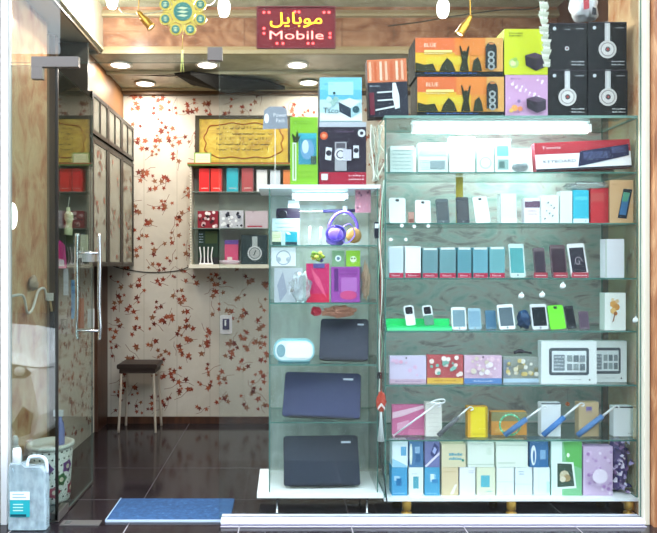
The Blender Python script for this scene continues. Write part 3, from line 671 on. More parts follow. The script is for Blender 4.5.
def tabpic(a):
    a.p([(.33, .12), (.72, .10), (.96, .78), (.58, .80)][::1], '#1e2a38').p([(.40, .2), (.68, .18), (.86, .70), (.58, .72)], '#3c6fa0').p([(.52, .5), (.74, .5), (.86, .70), (.58, .72)], '#4f9a80').scrib(.1, .88, .3, .92, '#8a6a48', 1, 2)
carton('tablet_carton', 'tan carton with a picture of a tilted dark tablet', 'box', 609.5, 180, 633.5, .13, zB, .06, '#c8a379', tabpic, '#a98560')
bg = MB().blob((0, 0, .02), (.13, .035, .026), G_BAG, 8, .3, 3, 3, flat=.018)
tag(bg.obj('plastic_bag', None, (px(588, .18), .165, pz(190, .14)+.004)), 'flattened clear plastic bag lying on the turquoise and red boxes', 'bag')
# yellow strap hanging from shelf A to C
tag(MB().box(px(455, .3), .30, Z['C']+.10, px(463, .3), .303, Z['A']-.010, mat('#c9b23a', .5)).obj('hanging_strap') if 0 else MB().box(px(456, .24), .24, Z['B']+.001, px(463, .24), .244, Z['A']-.009, mat('#c2ad45', .5)).obj('hanging_strap'), 'yellow strap hanging behind the black phone', 'strap')

# ------------------------------------------------------------------ row C
zC = Z['C']
def seven(col):
    def f(a): a.r(.06, .93, .94, 1, '#dfe8e6') if col not in ('w',) else None; a.r(0, 0, 1, .155, '#b5324e').t('Novo', .18, .045, .06, '#f1d9df', .55); a.scrib(.15, .25, .85, .85, {'#ccd8e2': '#bccad6', '#eef1f3': '#e2e6ea'}.get(col, '#4f8a92'), 7, 3, .12)
    return f
r7 = [(389, 403.5, 246, '#ccd8e2', 'pale blue boxed phone case, the one nearest the tower'), (405, 421, 246, '#eef1f3', 'white boxed phone case among the teal ones'),
      (422.5, 438, 248, '#6f949c', 'grey-teal boxed phone case touching the white one'), (439.5, 456, 247.5, '#6f99a0', 'grey-teal boxed phone case, middle one of the red-labelled row'),
      (457.5, 471.5, 247.5, '#5f96a3', 'teal boxed phone case under the lower end of the yellow strap'), (473, 488, 247.5, '#6aa3b2', 'light teal boxed phone case, last but one of the red-labelled row'),
      (489.5, 505, 247, '#6fa9b0', 'light teal boxed phone case, furthest from the tower in the red-labelled row')]
for x0, x1, y0, c, l in r7:
    carton('case_box', l, 'box', x0, y0, x1, .14, zC, .06, c, seven(c), group='red-labelled case boxes')
phone('phone with pale frame and teal screen after the red-labelled boxes', 510, 244, 526, .16, zC, '#c8dcda', scr='#58a0a4', tilt=10)
phone('small dark phone with scratched screen on the third shelf', 535, 248, 547, .16, zC, '#5d4a52', scr='#3c3340', tilt=12)
phone('dark brown phone next to the swirl screen phone', 552, 245, 568, .16, zC, '#594048', scr='#3a2a36')
phone('white phone with a dark swirl on its screen', 571.5, 244, 589, .16, zC, '#e6e2e4', scr='#33303c', roll=-3,
      art=lambda q, w, h: q.tube([(w*(.25*math.cos(t*.7))*(1-t/12), -.003, h*.45+w*.32*math.sin(t*.7)*(1-t/14)) for t in range(11)], .0012, mat('#c9b8c8'), 5))
for x0, x1, l in ((534, 548, 'red price tag strip below the small dark phone'), (554, 568, 'red price tag strip below the dark brown phone'), (572, 589, 'red price tag strip below the swirl screen phone')):
    carton('price_tag', l, 'price tag', x0, 272.5, x1, .115, zC, .008, '#a9404f', lambda a: a.scrib(.1, .2, .9, .7, '#e8c8cc', 1, 3), group='red price tags')
carton('phone_box', 'blank pale lilac upright box at the far end of the third shelf', 'box', 605, 239, 624.5, .14, zC, .06, '#dcdce4', lambda a: a.r(.0, .0, .08, 1, '#b9c4bd'))
tag(MB().tube([(0, 0, .10), (.02, -.01, .13), (.05, 0, .12), (.06, .01, .10), (.03, .02, .095), (.015, .03, .06), (.02, .03, .0)], .009, mat('#a67a60', .5), 8).obj('cable_loop', None, (px(628, .2), .2, zC+.009)), 'thick brown cable loop beside the blank pale lilac box', 'cable')

# ------------------------------------------------------------------ row D
zD = Z['D']
tr = thing('phone_tray', 'fluorescent green display tray holding two small phones', 'tray', (px(419.5, .13), .13, zD+.0005))
w = 65/sc(.13); MB().box(-w/2, 0, 0, w/2, .07, .022, mat('#2fd07c', .35)).box(-w/2, .055, .022, w/2, .07, .062, mat('#2bd276', .3)).obj('tray', tr)
MB().box(-w/2, -.004, 0, w/2, -.0003, .014, mat('#5fe09c', .3)).obj('front_lip', tr)
def slider(label, x0, x1, lower):
    Yf = .145; w = (x1-x0)/sc(Yf); t = thing('phone', label, 'phone', (px((x0+x1)/2, Yf), Yf, zD+.0235), (-.2, -.1, 0))
    h = .115; t.location.z += .004
    MB().prism(rrect(w, h*.55, w*.25, 4, 0, h*.72), 0, .007, mat('#d9dcde', .3)).obj('lid', t)
    MB().prism(rrect(w*.72, h*.36, w*.12, 3, 0, h*.74), -.0012, -.0002, mat('#2c2a30', .15)).obj('screen', t)
    MB().prism(rrect(w*.95, h*.5, w*.12, 4, 0, h*.25), -.004, -.0005, mat(lower, .3)).obj('keypad', t)
slider('small slider phone with white keypad standing in the green tray', 406, 416, '#e9eef0')
slider('small slider phone with dark keypad standing in the green tray', 424.5, 434.5, '#5f8a78')
phone('white phone with grey screen directly after the green tray', 452, 308, 467, .15, zD, '#eceff1', scr='#7a97a4')
phone('blue-grey phone with light frame beside the phone after the green tray', 468.5, 309, 482, .16, zD, '#9dbccb', scr='#7fa2b8')
phone('bluish dim phone without frame, mid fourth shelf', 486, 311, 497, .18, zD, '#55809c', scr='#4a7492')
phone('white phone with slate screen, standing left of the dark blue gadget', 499.5, 305.5, 516, .15, zD, '#eceef2', scr='#5c6c76', roll=-3)
b = MB().blob((0, 0, .055), (.036, .025, .05), mat('#26456b', .4), 3, .35, 3, 3, flat=.053)
tag(b.obj('blue_gadget', None, (px(524, .19), .19, zD+.001)), 'dark blue bundled gadget between two white-framed phones', 'gadget')
phone('black-screened phone with white frame standing next to the lime green one', 532.5, 305, 549, .15, zD, '#d7d9de', scr='#222a30', roll=-2)
lg = phone('lime green phone showing its back', 550.5, 306.5, 566.5, .15, zD, '#6fdc2e', roll=-4)
phone('dark phone leaning behind the lime green one', 568, 307, 577, .18, zD, '#2c3038', scr='#20242c', roll=-5)
phone('dim purple-grey phone in shadow on the fourth shelf', 580, 312, 590, .18, zD, '#6a5666', scr='#59485a')
def orchid(a):
    for u, v, r, c in ((.42, .70, .022, '#d9a35c'), (.55, .62, .020, '#c98d4a'), (.40, .52, .018, '#e0b878'), (.58, .78, .012, '#dcc09a'), (.50, .45, .012, '#b8763c'), (.36, .82, .010, '#e6cfa8')): a.c(u, v, r, c, 7)
    a.p([(.46, .5), (.5, .5), (.42, .25), (.32, .2), (.36, .26)], '#8a5a3c')
carton('phone_box', 'white upright box with a golden orchid picture', 'box', 604.5, 293, 626, .14, zD, .06, '#e9ece9', orchid, '#c8d4cc')
# glare spots built as solid white discs on the cabinet front
for p_, q_, l in ((391, 239.5, 'round white glare sticker above the pale blue boxed case'), (406, 239.5, 'round white sticker above the white boxed case'), (402, 225.5, 'round white sticker under the first white phone'), (414.5, 226.5, 'larger round white sticker under the pink and brown box'), (428.5, 226, 'round white sticker under the narrow white phone'),
                ):
    tag(MB().prism(ell(0, 0, .010, .010, 12), 0, .003, mat('#f6f6f4', .4)).obj('glare_dot', None, (px(p_, .092), .0955, pz(q_, .092))), l, 'sticker')
for p_, q_, l in ((519, 296, 'white apple-shaped sticker above the dark blue gadget'), (539.5, 295, 'white apple-shaped sticker above the black-screened phone'), (560, 286, 'white apple-shaped sticker, highest one, above the lime phone'), (632, 320, 'white apple-shaped sticker beside the orchid box')):
    tag(MB().blob((0, 0, 0), (.016, .004, .015), mat('#f4f4f6', .4), 3, .2, 2, 2).tube([(0, 0, .012), (.004, 0, .022)], .003, mat('#f4f4f6', .4), 6, False).obj('apple_sticker', None, (px(p_, .05), .016, pz(q_, .02))), l, 'sticker')

# ------------------------------------------------------------------ row E
zE = Z['E']
R = random.Random(2)
def dots(a, cols, n, s0=.006, s1=.016, v0=.25, seed=1):
    R = random.Random(seed)
    for i in range(n): a.c(R.uniform(.08, .92), R.uniform(v0, .92), R.uniform(s0, s1), R.choice(cols), 9)
carton('tablet_pouch', 'flat lavender pouch nearest the tower on the fifth shelf', 'pouch', 389.5, 356, 426.5, .14, zE, .03, '#cfc3dc', lambda a: (a.r(0, 0, 1, .16, '#c7a8bc'), a.scrib(.15, .05, .85, .12, '#8a7394', 1, 2), a.c(.45, .93, .005, '#333'), dots(a, ['#e3a9c6', '#ddb6d4', '#b7b9dc'], 9, .006, .014)))
carton('tablet_pouch', 'red pouch with white flowers and a yellow band', 'pouch', 427, 355, 463.5, .14, zE, .03, '#b9565a', lambda a: (a.r(0, 0, 1, .2, '#e0b04c'), a.scrib(.2, .06, .8, .14, '#a9702c', 1, 5), dots(a, ['#f3e7e2', '#e9d6cf', '#7fb3a6'], 20, .006, .016, .3, 3)))
carton('tablet_pouch', 'pink pouch with white flowers and a blue band', 'pouch', 464, 355.5, 502, .14, zE, .03, '#d6b4cb', lambda a: (a.r(0, 0, 1, .19, '#5d84bd'), a.scrib(.25, .05, .75, .13, '#e3ecf5', 1, 6), a.c(.5, .95, .005, '#333'), dots(a, ['#f0e3ea', '#e9c9d6', '#d8ccb9'], 20, .006, .016, .3, 5)))
carton('tablet_pouch', 'pouch with cream and yellow flowers touching the white tablet carton', 'pouch', 503, 357, 540, .17, zE, .03, '#9aa09a', lambda a: (a.r(0, 0, 1, .16, '#b7cde0'), a.r(0, .2, .2, .9, '#8f9aa8'), dots(a, ['#dcd2b4', '#d8c27e', '#e6e2da', '#8f8a6e'], 24, .006, .018, .3, 7)))
tag(MB().tube([(0, 0, 0), (.03, 0, .01), (.07, 0, .006), (.10, 0, 0)], [.009, .012, .006, .006], mat('#2d2730', .4), 8).tube([(.0, 0, 0), (.03, 0, .018)], .004, mat('#c98a5a'), 6, False).obj('pen_charger', None, (px(514, .19), .19, pz(353, .19))), 'dark pen-shaped charger lying on the flowered pouch', 'charger')
def tab(a, full=True):
    a.r(0, 0, 1, 1, '#dfe5e6') if 0 else None
    y = .0
    a.p([(.17, .2), (.83, .2), (.86, .24), (.86, .80), (.83, .84), (.17, .84), (.14, .80), (.14, .24)], '#4c555c')
    a.r(.19, .27, .81, .77, '#d7dfe2').r(.22, .31, .42, .68, '#7d8890').scrib(.23, .34, .41, .66, '#b5bec3', 4, 2, .4)
    for i in range(3):
        for j in range(2): a.r(.46+.115*i, .32+.2*j, .55+.115*i, .47+.2*j, ['#7f8a90', '#8e9a9c', '#69747a'][(i+j) % 3])
    a.scrib(.42, .08, .72, .13, '#a8b0b4', 1, 4).c(.86, .10, .005, '#555')
carton('tablet_carton', 'white carton with tablet picture, the front one of the pair', 'box', 541, 341, 597, .13, zE, .05, '#dde2e2', tab, '#c2cccb')
carton('tablet_carton', 'white carton with tablet picture half hidden behind the front one', 'box', 583, 341, 627, .185, zE, .05, '#dde2e2', tab, '#c2cccb')

# ------------------------------------------------------------------ row F
zF = Z['F']
carton('flat_case', 'pink flat case with pale stripes behind a white selfie stick', 'case', 392, 405, 424.5, .2, zF, .03, '#cf6f98', lambda a: (a.p([(.0, .55), (.3, .62), (1, .9), (1, 1), (0, .75)], '#e9c2d2'), a.p([(.15, .15), (.6, .35), (.5, .5), (.15, .4)], '#e2a3bf'), a.r(.5, 0, 1, .2, '#dd7fa3')))
carton('phone_box', 'white box behind the hooked end of the white selfie stick', 'box', 425.5, 403, 442, .17, zF, .05, '#e4e0d8', lambda a: a.scrib(.15, .1, .85, .9, '#cfcbc4', 6, 3, .15))
carton('phone_box', 'bright yellow upright box on the sixth shelf', 'box', 467.5, 407, 488, .15, zF, .05, '#e8cf2d', lambda a: a.r(0, 0, .14, 1, '#dba13a').r(.88, 0, 1, 1, '#b99a28').scrib(.2, .08, .85, .14, '#a98a20', 1, 3), '#c8932c')
carton('phone_box', 'orange box behind the green beaded ring', 'box', 491, 412, 527, .2, zF, .05, '#d9974a', lambda a: a.r(0, .6, 1, 1, '#8f8a62').r(.1, .1, .5, .3, '#e0a95c'))
rg = MB(); y = .165
for k in range(22):
    a = 2*math.pi*k/22; rg.blob((.058*math.cos(a), 0, .068+.058*math.sin(a)), (.007, .006, .007), mat(['#6fd6a0', '#a5ecc4', '#48b888'][k % 3], .3), 1, 0, sub=1)
rg.tube([(.058*math.cos(t*math.pi/6), 0, .068+.058*math.sin(t*math.pi/6)) for t in range(13)], .004, mat('#5fbf92'), 6)
tag(rg.obj('beaded_ring', None, (px(510, y), y, zF+.0005)), 'green beaded ring bracelet standing before the orange box', 'bracelet')
carton('phone_box', 'plain white box between the green beaded ring and the tan box', 'box', 541, 403, 561, .17, zF, .05, '#dfe3e6', lambda a: a.r(0, .96, 1, 1, '#5d6468'))
carton('phone_box', 'tan upright box with a small purple emblem', 'box', 578.5, 402.5, 599, .17, zF, .05, '#bfa883', lambda a: a.r(.36, .76, .66, .88, '#7a6aa0').scrib(.36, .70, .66, .75, '#7a6aa0', 1, 2))
carton('phone_box', 'plain white box nearest the marble wall on the sixth shelf', 'box', 613.5, 406.5, 634, .17, zF, .05, '#e2e6e8', lambda a: a.r(0, .95, 1, 1, '#3c4044').scrib(.7, .08, .9, .12, '#555', 1, 2))
def stick(label, p0, q0, p1, q1, mid, hc, rc, y=.135, r=.013, group='selfie sticks'):
    P = Vector((px(p0, y), y, max(pz(q0, y), zF+r+.001))); Q = Vector((px(p1, y), y, pz(q1, y))); d = Q-P
    t = thing('selfie_stick', label, 'selfie stick', P, group=group)
    MB().tube([(0, 0, 0), d*mid], r, mat(hc, .4), 12, False).obj('handle', t)
    MB().tube([d*mid, d], r*.45, mat(rc, .3, .3), 8, False).obj('rod', t)
    c = MB().tube([d, d+Vector((.02, 0, .012)), d+Vector((.035, 0, 0)), d+Vector((.02, 0, -.008))], .004, mat(rc, .3), 6); c.obj('clip', t)
stick('white and pink selfie stick slanting before the pink case', 393, 436, 434, 406, .02, '#e8b8cc', '#e3e0e4', r=.012)
tag(MB().tube([(-.03, 0, -.006), (.0, 0, .008), (.03, 0, .014), (.05, 0, .012), (.05, 0, -.004), (.02, 0, -.008), (-.03, 0, -.006)], .0042, mat('#ececee', .3), 8).obj('carabiner_clip', None, (px(436, .134), .15, pz(402.5, .134))), 'white metal clip above the white box on the sixth shelf', 'clip')
stick('grey selfie stick slanting toward the yellow box', 438, 436, 467, 409, .68, '#5f6064', '#dcdcdc')
stick('blue selfie stick slanting before the green beaded ring', 504.5, 437, 541, 408, .60, '#4a72a4', '#d8dadd', r=.015)
stick('blue selfie stick slanting before the plain white box', 543, 437, 578, 405, .60, '#3f74b4', '#d8dadd', r=.015)
stick('blue selfie stick slanting before the tan box', 577.5, 436, 613, 408, .70, '#5079ad', '#d8dadd', r=.015)
for p_, q_, l in ((567.5, 404, 'small orange ball hanging beside the tan box'), (637, 404, 'small orange ball hanging by the marble wall')):
    yb = .3; t = thing('orange_ball', l, 'ball', (px(p_, yb) if p_ < 600 else px(629, yb), yb, pz(q_, yb)))
    MB().blob((0, 0, 0), (.013, .013, .013), mat('#d9713f', .4), 1, .1, sub=2).obj('ball', t)
    MB().tube([(0, 0, .01), (0, 0, Z['E']-.0085-pz(q_, yb))], .001, mat('#aaa'), 5, False).obj('string', t)

# ------------------------------------------------------------------ row G: two storeys of small cartons
zG = .0995
def g1(seed, cols):
    def f(a):
        R = random.Random(seed)
        for c in cols: 
            u = R.uniform(.1, .5); v = R.uniform(.15, .6); a.r(u, v, u+R.uniform(.2, .4), v+R.uniform(.12, .3), c)
        a.scrib(.1, .05, .8, .12, cols[0], 1, seed)
    return f
lowrow = [(391.5, 407.5, '#4d9cc8', g1(1, ['#a9cfe6', '#2c6fa0']), 'blue carton in the corner nearest the tower, bottom layer'),
          (408.5, 423.5, '#e2ebe6', lambda a: a.r(.3, .25, .68, .68, '#5aa5b5').scrib(.2, .75, .6, .8, '#9ab', 1, 2), 'white carton with a teal square, bottom layer'),
          (424.5, 440, '#4f9fc6', g1(5, ['#9cc8e0', '#d8ecf5', '#3a7fb0']), 'blue carton with a pale print, bottom layer beside the beige one'),
          (441.5, 458.5, '#d9c6a2', lambda a: a.p([(.5, .05), (.7, .05), (.95, .4), (.8, .4)], '#f0ebe0').scrib(.1, .8, .9, .9, '#c2ad86', 1, 3), 'beige carton with a white streak, bottom layer'),
          (459.5, 475.5, '#e6e8ef', lambda a: a.scrib(.55, .78, .9, .92, '#7c83b4', 2, 4), 'white carton with tiny violet print, bottom layer'),
          (476.5, 495.5, '#dcdfc4', lambda a: a.r(.22, .3, .7, .72, '#5fb0bf').scrib(.5, .1, .8, .2, '#5fb0bf', 1, 4), 'cream carton with a teal panel, bottom layer'),
          (496.5, 514, '#e4ebe8', lambda a: a.r(0, .48, 1, .5, '#c6d2cf').r(.48, 0, .5, 1, '#d2dcd9'), 'plain white carton after the cream one, bottom layer'),
          (515, 532.5, '#dfe8ea', lambda a: a.scrib(.2, .72, .5, .9, '#5d8fb0', 2, 4).r(0, .4, 1, .42, '#c6d2cf'), 'white carton with a small blue mark, bottom layer'),
          (533.5, 550, '#dde9ec', lambda a: a.r(.3, .1, .32, 1, '#c2d4d8').r(.8, .1, 1, .5, '#bfe3df'), 'white-blue carton touching the big green one, bottom layer')]
for x0, x1, c, f, l in lowrow:
    carton('phone_carton', l, 'box', x0, 467.5, x1, .13, zG, .09, c, f, group='cartons on the cabinet base')
zg2 = pz(467.5, .13)+.0005
uprow = [(392, 408, 441.5, '#dfedf2', lambda a: a.r(.55, .45, .9, .8, '#6aa9d0').p([(0, .35), (1, .05), (1, 0), (0, 0)], '#9ccbe2'), 'white carton with a blue corner print, upper layer near the tower'),
         (409, 423.5, 441.5, '#4f7ba6', lambda a: a.e(.12, .5, .1, .42, '#dfe8d8').r(.4, .55, .75, .8, '#8fb3d2').r(.45, .2, .8, .5, '#33618e'), 'steel blue carton with a phone picture, upper layer'),
         (424.5, 440, 441.5, '#7378a8', lambda a: a.p([(.35, .5), (.65, .95), (.98, .75), (.65, .35)], '#3d4474').p([(0, .05), (.1, 0), (1, .5), (1, .62)], '#dcd6e8').p([(.5, .6), (.64, .8), (.8, .7), (.66, .5)], '#a6b0dc'), 'violet carton with diagonal white stripe, upper layer'),
         (441.5, 466, 444, '#d8cfae', lambda a: a.scrib(.3, .25, .85, .62, '#4f9db0', 2, 7, .6).c(.88, .3, .008, '#3c8c7c'), 'cream carton with turquoise handwriting print, upper layer'),
         (467.5, 494.5, 442.5, '#dce5da', lambda a: a.r(0, .1, 1, .13, '#b8c8b8').r(.7, .5, .9, .8, '#cfdccd'), 'wide pale green carton without picture, upper layer'),
         (496, 528, 442.5, '#dfe8dc', lambda a: a.r(.05, .15, .6, .2, '#c2d0c2').r(0, .88, 1, .9, '#bccabc'), 'wide pale carton without picture next to the blue box, upper layer'),
         (529.5, 548.5, 440.5, '#3a6c9c', lambda a: a.e(.2, .45, .14, .38, '#dfe9ee').e(.22, .4, .06, .25, '#3a6c9c').r(.55, .3, .85, .65, '#7fa9cc'), 'dark blue carton with a white hook shape, upper layer')]
for x0, x1, y0, c, f, l in uprow:
    carton('phone_carton', l, 'box', x0, y0, x1, .13, zg2, .09, c, f, group='cartons on the cabinet base')
def bigg(a):
    a.p([(.35, .0), (1, 0), (1, 1), (.35, 1)], '#7fbf8e').p([(.5, .6), (1, .5), (1, 1), (.4, 1)], '#5fb25c').e(.55, .75, .05, .04, '#e9f5e4').r(.0, 0, .35, 1, '#dceee8')
    a.p([(.14, .12), (.82, .14), (.72, .62), (.14, .63)], '#e0efe8').p([(.19, .16), (.75, .18), (.66, .59), (.19, .6)], '#3f5246').c(.42, .38, .028, '#c9bfa2', 8).c(.5, .33, .022, '#a58f68', 7).c(.36, .31, .018, '#dcd2bc', 7)
carton('phone_carton', 'tall white and green carton with a phone picture and a pale blossom', 'box', 551, 441.5, 582, .13, zG, .06, '#dff0ea', bigg, '#bfe0d0')
carton('gift_carton', 'lilac carton with scattered purple flowers', 'box', 583, 446.5, 613, .13, zG, .06, '#cdb5d4', lambda a: (dots(a, ['#b18fc0', '#e6d8ea', '#a982b8', '#dcc5e2'], 34, .004, .012, .06, 9), a.e(.5, .42, .26, .15, '#e3d6e6')), '#a98fb4')
fb = MB(); rr = random.Random(3)
fb.blob((0, .0, .155), (.055, .045, .155), mat('#6a5b8e', .25, .2), 4, .10, 3, 3, smooth=False, flat=.15)
for k in range(46):
    u = rr.uniform(-.045, .045); v = rr.uniform(.02, .29); l = rr.uniform(.012, .035); a = rr.uniform(0, 6.28); yq = -.056-rr.uniform(0, .004)
    c = rr.choice(['#b8a8d0', '#3a3560', '#d8d0e4', '#514a80', '#8d6f9c'])
    fb.prism([(u, v), (u+l*math.cos(a), v+l*math.sin(a)), (u+l*.7*math.cos(a+.6), v+l*.8*math.sin(a+.6))], yq, yq+.02, mat(c, .25))
tag(fb.obj('foil_bag', None, (px(619, .17), .19, zG+.004)), 'crumpled purple and silver foil gift bag by the marble wall', 'bag')

# ------------------------------------------------------------------ tower cabinet
TX0, TX1 = px(270, .12), px(377, .12)
tw = thing('display_tower', 'narrow glass tower with white top and base holding laptops', 'cabinet', ((TX0+TX1)/2, .3, 0))
def tobj(mb, name): return mb.obj(name, tw, (-(TX0+TX1)/2, -.3, 0))
tobj(MB().box(px(257, .1), .10, .10, px(384, .1)-.003, .54, .122, WHITE).box(px(257, .1), .096, .098, px(384, .1)-.003, .1, .124, mat('#fbfbfc', .3)), 'base')
tobj(MB().box(px(258.5, .12), .12, 1.83, px(381, .12), .50, 1.852, WHITE), 'top')
tobj(MB().box(TX0-.006, .12, .122, TX0, .50, 1.83, G_SIDE, EDGE), 'side_panel')
tobj(MB().box(TX1, .12, .122, TX1+.006, .50, 1.83, G_SIDE, EDGE), 'side_panel')
tobj(MB().box(TX0, .494, .122, TX1, .50, 1.83, G_FROST, EDGE), 'back_panel')
for k in ('t1', 't2', 't3', 't4'):
    tobj(MB().box(TX0+.0005, .12, Z[k]-.007, TX1-.0005, .493, Z[k], G_SHELF, EDGE), 'shelf')
for p_ in (277, 367):
    for yy in (.14, .48):
        tobj(MB().lathe([(.014, 0), (.006, .004), (.006, .092), (.016, .098)], CHROME, M=Matrix.Translation((px(p_, .14), yy, 0)), n=10), 'leg')
tube_lamp('short glowing bluish tube lamp under the white top of the tower', 292, 348, 190, .15, 1.829, .018, 5, 9)

def cubeB(a):
    a.r(0, .5, 1, 1, '#62b6d8').r(0, .72, 1, 1, '#7cc6e0').r(.2, .6, .8, .9, '#a9dcea').r(0, .02, 1, .2, '#e6f1f4')
    a.p([(.45, .44), (.74, .3), (.74, .08), (.47, .22)], '#2e3a4a').p([(.74, .3), (.97, .45), (.97, .2), (.74, .08)], '#a9cbd4').p([(.45, .44), (.70, .53), (.97, .45), (.74, .3)], '#dcebee').c(.86, .27, .02, '#2f5560')
    for u, v, r, c in ((.3, .42, .02, '#9fc2bd'), (.22, .5, .016, '#bcd4cc'), (.38, .5, .016, '#8fb5ae'), (.34, .64, .008, '#30474a'), (.2, .36, .018, '#c3d8d6')): a.c(u, v, r, c, 8)
    a.t('Tsco', .08, .18, .13, '#2c3a40', .36).scrib(.1, .82, .3, .86, '#3f86a6', 1, 2)
def spk21(a):
    a.r(0, 0, 1, .2, '#a91f3a').r(0, .92, 1, 1, '#b9bcc6').c(.1, .78, .022, '#d8552f').c(.1, .78, .011, '#ee9a72').c(.9, .82, .022, '#d9dadf').c(.9, .82, .010, '#3a3644')
    a.r(.33, .22, .58, .68, '#a9a7ae').r(.36, .58, .55, .66, '#5c5862').c(.45, .48, .034, '#e3e1e8').c(.45, .48, .024, '#3b3848').c(.45, .48, .018, '#d8d6de')
    a.r(.5, .38, .68, .56, '#c6c4d4').p([(.12, .40), (.25, .38), (.27, .58), (.14, .60)], '#dfdfe6').c(.2, .5, .016, '#2d2a38').r(.72, .42, .84, .62, '#d6d6de').c(.78, .54, .014, '#2d2a38')
    a.r(.04, .07, .18, .17, '#ded7da').scrib(.62, .05, .97, .17, '#e6c4ca', 2, 3).scrib(.35, .8, .75, .88, '#5b4660', 1, 5)
zT = Z['t0']
carton('speaker_carton', 'dark carton with red foot band and picture of a three-piece speaker set', 'box', 319, 122, 366.5, .14, zT, .2, '#2c2334', spk21, '#16121c')
carton('speaker_carton', 'light blue carton with a cube speaker picture, on the dark speaker-set carton', 'box', 319.5, 77.5, 362, .14, pz(122, .14)+.001, .2, '#bfe0e8', cubeB, '#1e3a4c')
def grn(a):
    a.r(.3, .3, .95, .72, '#3f8fa8').r(.3, .68, .95, .76, '#3fa9bb').e(.62, .52, .25, .15, '#6f9cc0').e(.55, .56, .12, .1, '#c4d8e4').r(.08, .06, .22, .62, '#dfe8d4').r(.12, .08, .18, .6, '#8fae60')
    a.p([(.12, .62), (.05, .76), (.2, .7), (.25, .82), (.3, .7), (.4, .74), (.26, .62)], '#2b3a1c').scrib(.1, .88, .8, .95, '#5d8a20', 2, 6).scrib(.3, .1, .9, .25, '#98c440', 2, 2).r(.75, .3, .95, .42, '#40564a')
carton('fan_carton', 'lime green upright carton with a hair appliance picture', 'box', 290, 117, 318, .14, zT, .14, '#86bf2f', grn, '#5f8f20')
def router(a):
    a.r(0, .60, 1, 1, '#d97a52')
    for i in range(7): a.r(.04+.135*i, .63, .10+.135*i, .96, ['#eab79a', '#d2643c', '#f0cbb2'][i % 3])
    a.p([(.66, .12), (.60, .35), (.62, .58), (.70, .58), (.78, .35), (.78, .14)], '#e2e6e8')
    for v in (.42, .28): a.p([(.22, v-.012), (.64, v-.005), (.64, v+.02), (.22, v+.012)], '#dfe3e6')
    a.p([(.16, .10), (.64, .15), (.64, .18), (.16, .125)], '#dfe3e6').r(.02, .03, .14, .42, '#6e1f34')
    a.scrib(.04, .5, .3, .56, '#8a93a0', 1, 2)
tag(carton('router_carton', 'x', 'box', 369, 60, 409, .15, Z['top'], .09, '#262838', router, '#3a2026', roll=-2.5, zlift=.005), 'tall orange and dark carton with a white antenna router picture', 'box')
# wobbler sign
y = .09; t = thing('wobbler_sign', 'small grey-white hanging shop card on a thin white rod, before the yellow plaque', 'sign', (px(275, y), y, 1.853))
a0 = pz(116, y)-1.853; s = 1/sc(y)
MB().box(-.0018, 0, .0, .0018, .003, a0-11*s, mat('#ece9e4', .4)).obj('rod', t)
q = MB().prism([(-12.5*s, a0-12*s), (13*s, a0-11*s), (12*s, a0+8*s), (7*s, a0+11*s), (-6*s, a0+11*s), (-11*s, a0+7*s)], 0, .003, mat('#8f94a0', .4))
q.prism(ell(-8.5*s, a0-1*s, 2.4*s, 5*s, 14), -.002, -.0003, mat('#eceaf0')).text('Power', -1.5*s, a0+.5*s, 4*s, -.002, mat('#e9e7ee'), width=13*s).text('Pack', 1*s, a0-5*s, 4*s, -.002, mat('#e9e7ee'), width=9*s)
q.obj('card', t); t.location.y = .125
# small stuff on tower shelf 1
z1 = Z['t1']; z2_bag = Z['t2']+.085
y = .17
cm = thing('video_camera', 'small dark video camera with a white tag, upper tower shelf', 'camera', (px(288, .3), .3, z1+.150))
MB().prism(rrect(.14, .07, .015, 4, 0, .035), -.03, .03, mat('#2a2236', .35)).obj('body', cm)
MB().lathe([(.02, -.045), (.026, -.05), (.026, -.02), (.02, -.02)], mat('#15121c', .3), M=Matrix.Translation((-.03, .01, .035)) @ Matrix.Rotation(math.pi/2, 4, 'X') @ Matrix.Translation((0, 0, .07)), n=14).obj('lens', cm)
MB().box(.0, -.036, .072, .065, -.034, .115, mat('#eceaf4')).obj('tag', cm)
carton('display_stand_box', 'clear grey box under the dark video camera', 'box', 272, 218.5, 300, .24, z1, .12, '#8fa0a4', lambda a: a.scrib(.1, .3, .9, .9, '#6e8488', 4, 3), zlift=0)
carton('memory_card_pack', 'cream card pack standing at the tower glass, below the video camera', 'pack', 272, 231.5, 281.5, .15, z1, .02, '#cfd6b4', lambda a: a.r(0, 0, 1, .25, '#2e4a44').scrib(.1, .5, .9, .8, '#a5ae86', 2, 2))
carton('memory_card_pack', 'turquoise card pack below the video camera', 'pack', 285, 232, 297.5, .15, z1, .02, '#2fa5b8', lambda a: a.r(0, 0, 1, .25, '#1f3a44').p([(.0, 1), (.3, 1), (.5, .8), (.2, .8)], '#e6f0f2'))
# purple headphones
hp_ = thing('headphones', 'purple over-ear headphones curled on the upper tower shelf', 'headphones', (px(344, .2), .2, z1+.002))
PU = mat('#5b45a8', .35)
MB().tube([(-.075, 0, .04), (-.085, 0, .11), (-.04, 0, .18), (.03, 0, .185), (.075, 0, .12), (.07, 0, .04)], .009, PU, 10).obj('headband', hp_)
for sx, c in ((-.055, '#6a4fc0'), (.055, '#a8804a')):
    M = Matrix.Translation((sx, 0, .055)) @ Matrix.Rotation(math.pi/2, 4, 'X')
    MB().lathe([(.0, -.02), (.03, -.02), (.042, -.01), (.045, .01), (.03, .02), (.0, .02)], mat(c, .35), M=M, n=20).obj('earcup', hp_)
MB().tube([(-.05, -.03, .03), (-.02, -.04, .09), (.03, -.03, .12), (.06, -.02, .06), (.01, -.04, .01), (-.03, -.04, .05)], .003, mat('#7a62d0', .4), 6).obj('cord', hp_)
tag(MB().blob((0, 0, .05), (.055, .03, .05), mat('#8571c4', .35), 12, .25, 3, 3, flat=.048).obj('purple_pouch', None, (px(336, .32), .32, z1+.001)), 'purple crumpled pouch behind the purple headphones', 'pouch')
